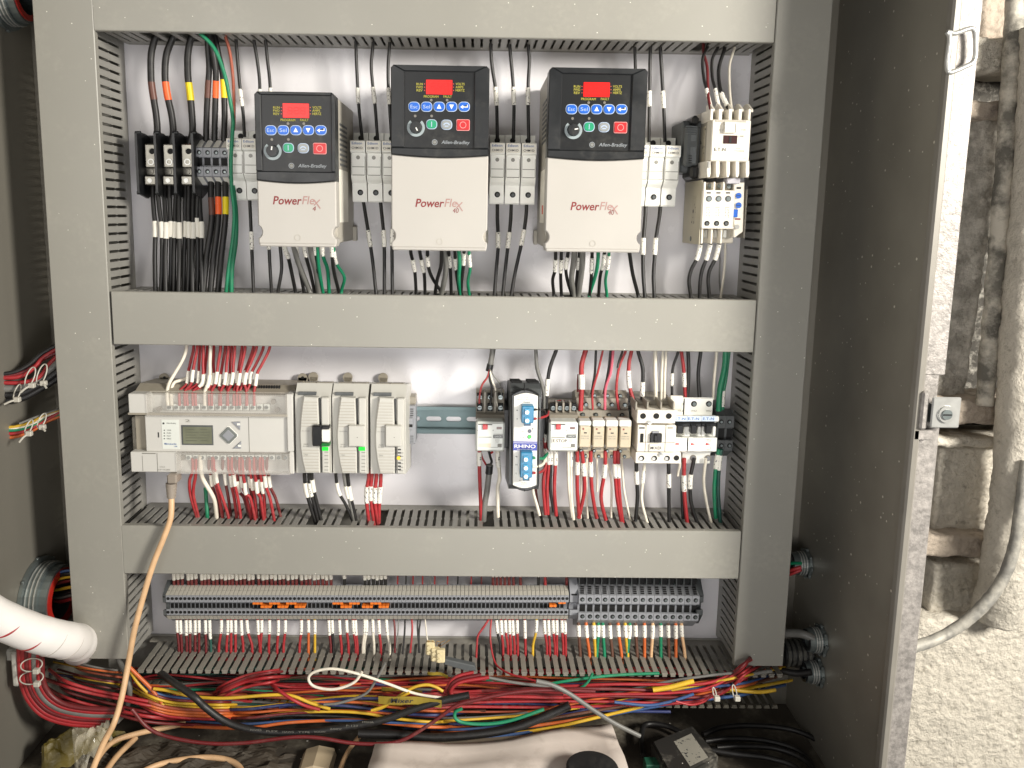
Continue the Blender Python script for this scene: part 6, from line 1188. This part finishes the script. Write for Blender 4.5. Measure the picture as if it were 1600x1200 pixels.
for i, pts in enumerate([[(1098, 1148), (1130, 1136), (1190, 1134), (1250, 1144), (1300, 1175), (1320, 1230)], [(1102, 1158), (1140, 1154), (1200, 1158), (1255, 1178), (1285, 1225)], [(1112, 1172), (1150, 1178), (1200, 1184), (1245, 1200), (1262, 1232)], [(1005, 1180), (1002, 1150), (1010, 1132), (1040, 1134), (1068, 1146)], [(1120, 1168), (1160, 1166), (1215, 1170), (1262, 1192), (1272, 1230)]]): fcab('black', .0036, pts, '%s black cable coiled round the small black adapter' % ('outermost', 'second', 'lowest', 'left hand', 'innermost')[i], .012, grp='black cables by the adapter')
ad = thing('power_adapter', FL_(1070, 1180), 'dusty black power adapter with pale label lying on the floor', 'adapter')
AD = mat('adapter_black', '#2c2b29', .4, dust=.7, speck=.45, specks=140)
a, c, e, f = [FL_(x, y, .034) for x, y in ((1018, 1162), (1082, 1136), (1122, 1182), (1050, 1222))]
def hexa(b, top, dz, m):
    vs = [tuple(v) for v in top]+[(v.x, v.y, v.z-dz) for v in top]; b.add(vs, [(0, 1, 2, 3), (4, 5, 6, 7), (0, 1, 5, 4), (1, 2, 6, 5), (2, 3, 7, 6), (3, 0, 4, 7)], m)
b = MB(); hexa(b, [a, c, e, f], .030, AD); cen = (a+c+e+f)/4; hexa(b, [cen+(v-cen)*.93+Vector((0, 0, .0035)) for v in (a, c, e, f)], .0034, AD); b.build('case', ad)
u_ = lambda s, t: a+(c-a)*s+(f-a)*t+Vector((0, 0, .0037+.0002))
b = MB(); hexa(b, [u_(.42, .22), u_(.86, .20), u_(.90, .88), u_(.46, .90)], .0002, mat('adapter_label', '#8d8a80', .5, print_=260, dust=.3)); b.build('rating_label', ad)
b = MB(); p = FL_(1022, 1196, .02); b.box(p.x-.012, p.x+.012, p.y-.008, p.y+.008, p.z-.01, p.z+.006, mat('block_green', '#1f4e3c', .4), .001)
for k in range(4): b.cyl((p.x-.009+k*.006, p.y-.0081, p.z), (0, -1, 0), .002, .0006, ALU, 8)
b.build('plug_block', ad)
pp = thing('paper_sheet', FL_(770, 1190), 'large pale folded sheet lying on the enclosure floor', 'sheet')
g = [(588, 1158), (700, 1162), (800, 1152), (880, 1138), (955, 1128)]; g2 = [(568, 1225), (690, 1228), (800, 1228), (900, 1228), (990, 1225)]
vs = []; fs = []
for j in range(9):
    for k in range(17):
        u = k/16*4; i_ = min(3, int(u)); t_ = u-i_; A = FL_(*g[i_], .05).lerp(FL_(*g[i_+1], .05), t_); B = FL_(*g2[i_], .05).lerp(FL_(*g2[i_+1], .05), t_); v = A.lerp(B, j/8); v.z += .0022*math.sin(k*.7+j*.5)+.0015*math.sin(j*1.6); vs.append(tuple(v))
n_ = len(vs); vs += [(x, y, z-.006) for x, y, z in vs]
for j in range(8):
    for k in range(16): i_ = j*17+k; fs += [(i_, i_+1, i_+18, i_+17), (n_+i_, n_+i_+17, n_+i_+18, n_+i_+1)]
for k in range(16): fs += [(k, n_+k, n_+k+1, k+1), (136+k, 137+k, n_+137+k, n_+136+k)]
for j in range(8): fs += [(j*17, j*17+17, n_+j*17+17, n_+j*17), (j*17+16, n_+j*17+16, n_+j*17+33, j*17+33)]
b = MB(); b.add(vs, fs, mat('sheet_pale', '#c8bdb4', .6, var=.08, vs=14, col2='#a79c92', c2t=(.55, .75), c2s=16), True); b.build('top_sheet', pp)
b = MB(); hexa(b, [FL_(594, 1166, .04), FL_(952, 1138, .04), FL_(984, 1222, .04), FL_(574, 1222, .04)], .039, mat('cardboard', '#6e6355', .8, var=.15)); b.build('carton_under', pp)
b = MB(); p = FL_(925, 1215, .055); b.cyl(p, (0, 0, 1), .030, .012, BLKG, 32); b.cyl(p+Vector((0, 0, .012)), (0, 0, 1), .027, .002, BLK, 32); o = b.build('round_cap'); o['org'] = tuple(o.location); tag(o, 'round black cap resting on the pale sheet at the bottom edge', 'cap')
b = MB(); b.prism([(v.x, v.z) for v in [FL_(x, 1200, 0) for x in (468, 470, 512, 516)]][:0] or [(FL_(466, 1205).x, ZF+.002), (FL_(472, 1205).x, ZF+.010), (FL_(492, 1205).x, ZF+.015), (FL_(516, 1205).x, ZF+.011), (FL_(520, 1205).x, ZF+.002)], FL_(490, 1215).y, FL_(490, 1215).y+.04, mat('block_tan', '#b9a88c', .6), .002); o = b.build('tan_block'); o['org'] = tuple(o.location); tag(o, 'small tan plastic block at the bottom edge between two beige cables', 'block')
# crumpled clear bag and yellow sleeve
def crumple(name, quad, h, amp, m, lab, cat, n=22, seed=1):
    rn = random.Random(seed); G = [[0]*(n+1) for _ in range(n+1)]; from mathutils import noise
    vs = []; A, B, C_, D_ = quad
    for j in range(n+1):
        for k in range(n+1):
            v = A.lerp(B, k/n).lerp(D_.lerp(C_, k/n), j/n); w_ = math.sin(math.pi*k/n)*math.sin(math.pi*j/n)
            v = v+Vector((0, 0, h*max(0, w_)**.5+amp*noise.noise(v*60+Vector((seed, 0, 0)))+amp*.5*noise.noise(v*150))); vs.append(v)
    fs = [(j*(n+1)+k, j*(n+1)+k+1, (j+1)*(n+1)+k+1, (j+1)*(n+1)+k) for j in range(n) for k in range(n)]
    b = MB(); b.add(vs, fs, m, False); o = b.build(name); o['org'] = tuple(o.location); return tag(o, lab, cat)
crumple('yellow_sleeve', [FL_(66, 1172, .03), FL_(140, 1136, .03), FL_(200, 1150, .01), FL_(64, 1215, .01)], .02, .012, mat('sleeve_yellow', '#5c5019', .5, dust=.5), 'crumpled dusty yellow plastic sleeve at the lower left of the floor', 'plastic sleeve', seed=3)
crumple('dust_cover', [FL_(48, 1195, .0), FL_(250, 1160, .0), FL_(470, 1165, .0), FL_(440, 1240, .0)], .006, .009, mat('rag_grey', '#3f372d', .75, dust=.35, var=.35, vs=12), 'crumpled grey dusty plastic film spread on the floor at the left', 'plastic film', n=30, seed=9)
crumple('plastic_bag', [FL_(112, 1136, .05), FL_(164, 1104, .06), (FL_(176, 1150, .05)), FL_(118, 1215, .04)], .016, .02, mat('bag_clear', '#d9d2bd', .08, alpha=.34, spec=1, var=.1), 'small clear crumpled plastic bag below the beige network cable', 'plastic bag', n=26, seed=5)

# ================================================================== OUTSIDE, RIGHT
from mathutils import noise as NZ
PLA = mat('plaster_cream', '#d6cfc1', .85, var=.10, vs=60, bump=1, bs=150, bd=.006, col2='#a59e90', c2t=(.58, .7), c2s=70)
PLT = mat('plaster_tan', '#b3a697', .85, var=.12, vs=30, bump=1, bs=120, bd=.004, col2='#7d7369', c2t=(.52, .7), c2s=40)
PLG = mat('stone_grey', '#a29d93', .85, var=.2, vs=50, bump=1, bs=140, bd=.004, col2='#d2cdc3', c2t=(.42, .62), c2s=45)
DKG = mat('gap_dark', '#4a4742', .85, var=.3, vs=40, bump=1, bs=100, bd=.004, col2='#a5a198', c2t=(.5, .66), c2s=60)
ow = thing('stone_wall', P(1600, 1300, -.3), 'rough plastered masonry wall outside the enclosure at the right', 'wall')
def rough(nm, px0, py0, px1, py1, d, th, m, amp=.006, sc=22, parent=ow, slope=0, pxt=0):
    xm, ym = (px0+px1)/2, (py0+py1)/2
    xa, xb = W(px0, ym, d)[0], W(px1, ym, d)[0]; zt, zb = W(xm, py0, d)[1], W(xm, py1, d)[1]; nx = max(3, int((xb-xa)/.0032)); nz = max(3, int((zt-zb)/.0032)); vs = []
    sh = pxt*M(xm, ym, d)
    for j in range(nz+1):
        for i in range(nx+1):
            u, v_ = i/nx, j/nz; x = xa+(xb-xa)*u+sh*(v_-.5); z = zb+(zt-zb)*v_; e = min(u, 1-u, v_, 1-v_)
            n1 = NZ.fractal(Vector((x*sc, z*sc, d*40)), 1, 2, 5); ed = min(1, min(min(u, 1-u)*(xb-xa), min(v_, 1-v_)*(zt-zb))/.0035)
            y = Y0-d-amp*.3*n1-.0030*NZ.fractal(Vector((x*170, z*170, d*9)), .6, 2, 4)+(1-ed)**2*.004+slope*(v_-.5)
            vs.append((x+(.003*NZ.noise(Vector((z*40, d, 1))) if i in (0, nx) else 0), y, z+(.004*NZ.noise(Vector((x*40, d, 7))) if j in (0, nz) else 0)))
    fs = [(j*(nx+1)+i, j*(nx+1)+i+1, (j+1)*(nx+1)+i+1, (j+1)*(nx+1)+i) for j in range(nz) for i in range(nx)]
    o0 = len(vs); ring = [i for i in range(nx+1)]+[(j+1)*(nx+1)-1 for j in range(1, nz+1)]+[nz*(nx+1)+i for i in range(nx-1, -1, -1)]+[j*(nx+1) for j in range(nz-1, 0, -1)]
    vs += [(vs[i][0], Y0-d+th, vs[i][2]) for i in ring]; k = len(ring)
    fs += [(ring[i], ring[(i+1) % k], o0+(i+1) % k, o0+i) for i in range(k)]+[tuple(range(o0, o0+k))]
    b = MB(); b.add(vs, fs, m, True); return b.build(nm, parent)
rough('gap_backing', 1380, -260, 1900, 1500, -.215, .05, DKG, .010, 18)
rough('stone_block', 1480, -200, 1720, 62, -.15, .06, PLT, .006)
rough('stone_ledge', 1480, 58, 1720, 112, -.12, .08, PLA, .008, 30)
rough('stone_ledge', 1470, 158, 1720, 186, -.12, .08, PLT, .006, 30)
rough('stone_block', 1452, 184, 1541, 632, -.15, .06, PLG, .005, 30, pxt=22)
rough('stone_ledge', 1425, 626, 1700, 664, -.11, .09, PLT, .007, 30)
rough('stone_ledge', 1425, 685, 1700, 700, -.12, .08, PLA, .005, 30)
rough('stone_block', 1463, 699, 1700, 846, -.14, .07, PLA, .006)
rough('stone_ledge', 1400, 838, 1700, 872, -.11, .09, PLT, .008, 25)
rough('stone_block', 1455, 882, 1720, 985, -.135, .07, PLA, .009, 25)
rough('stone_block', 1380, 968, 1760, 1420, -.11, .09, PLA, .011, 20)
def pipe(nm, pts, r, m, lab, cat, amp=.004, n=34, sc=26):
    S = spline([P(*p) for p in pts], 26); vs = []
    for i, p in enumerate(S):
        T_ = (S[min(i+1, len(S)-1)]-S[max(i-1, 0)]).normalized(); u = T_.cross(Vector((0, 1, 0))).normalized(); v = T_.cross(u)
        for k in range(n):
            a = 2*math.pi*k/n; e = u*math.cos(a)+v*math.sin(a); vs.append(p+e*(r+amp*.45*NZ.fractal((p+e*r)*sc, 1, 2, 4)+amp*.4*NZ.noise((p+e*r)*130)))
    fs = [(i*n+k, i*n+(k+1) % n, (i+1)*n+(k+1) % n, (i+1)*n+k) for i in range(len(S)-1) for k in range(n)]+[tuple(range(n)), tuple(range(len(vs)-n, len(vs)))]
    b = MB(); b.add(vs, fs, m, True); o = b.build(nm); o['org'] = tuple(o.location); return tag(o, lab, cat)
pipe('plastered_pipe', [(1640, 40, -.07), (1632, 200, -.07), (1614, 420, -.07), (1600, 600, -.07), (1590, 760, -.07), (1570, 900, -.08), (1556, 960, -.10)], .033, PLA, 'thick plaster crusted vertical pipe at the right edge', 'pipe', .005, 26)
pipe('steel_post', [(1592, -60, -.10), (1580, 120, -.10), (1566, 320, -.10), (1550, 500, -.10), (1538, 632, -.10)], .0125, mat('post_crusted', '#6d6a62', .7, .2, var=.25, vs=20, bump=.8, bs=70, col2='#cdc7ba', c2t=(.42, .6), c2s=24), 'slim crusted steel post between the grey stone and the plastered pipe', 'post', .0035)
pipe('flexible_conduit', [(1380, 1020, -.02), (1430, 1010, -.02), (1475, 993, -.03), (1520, 962, -.03), (1556, 922, -.03), (1580, 872, -.03), (1594, 800, -.03), (1604, 720, -.04)], .0080, mat('conduit_grey', '#8c8a84', .6, .2, var=.15, vs=30, bump=.6, bs=90, col2='#b9b5aa', c2t=(.42, .64), c2s=40), 'grey crusted flexible conduit curving over the masonry wall', 'conduit', .0016, 16)
rough('hole_shade_slab', 1432, 738, 1464, 832, -.16, .05, DKG, .008, 40)  # dark slab in place of a hole, its shade put into the colour
# bookkeeping
JOINED = {'side_vents', 'vent_row', 'grip_rib', 'printed_mark', 'moulded_lines', 'moulded_slot', 'moulded_line', 'printed_scale', 'screen_text', 'cooling_rib', 'seam', 'toggle_guard', 'vent_grille', 'side_vents'}
for o in list(bpy.data.objects):
    if o.parent and o.name.split('.')[0] in JOINED: o['kind'] = 'stuff'
    if 'org' in o.keys(): del o['org']
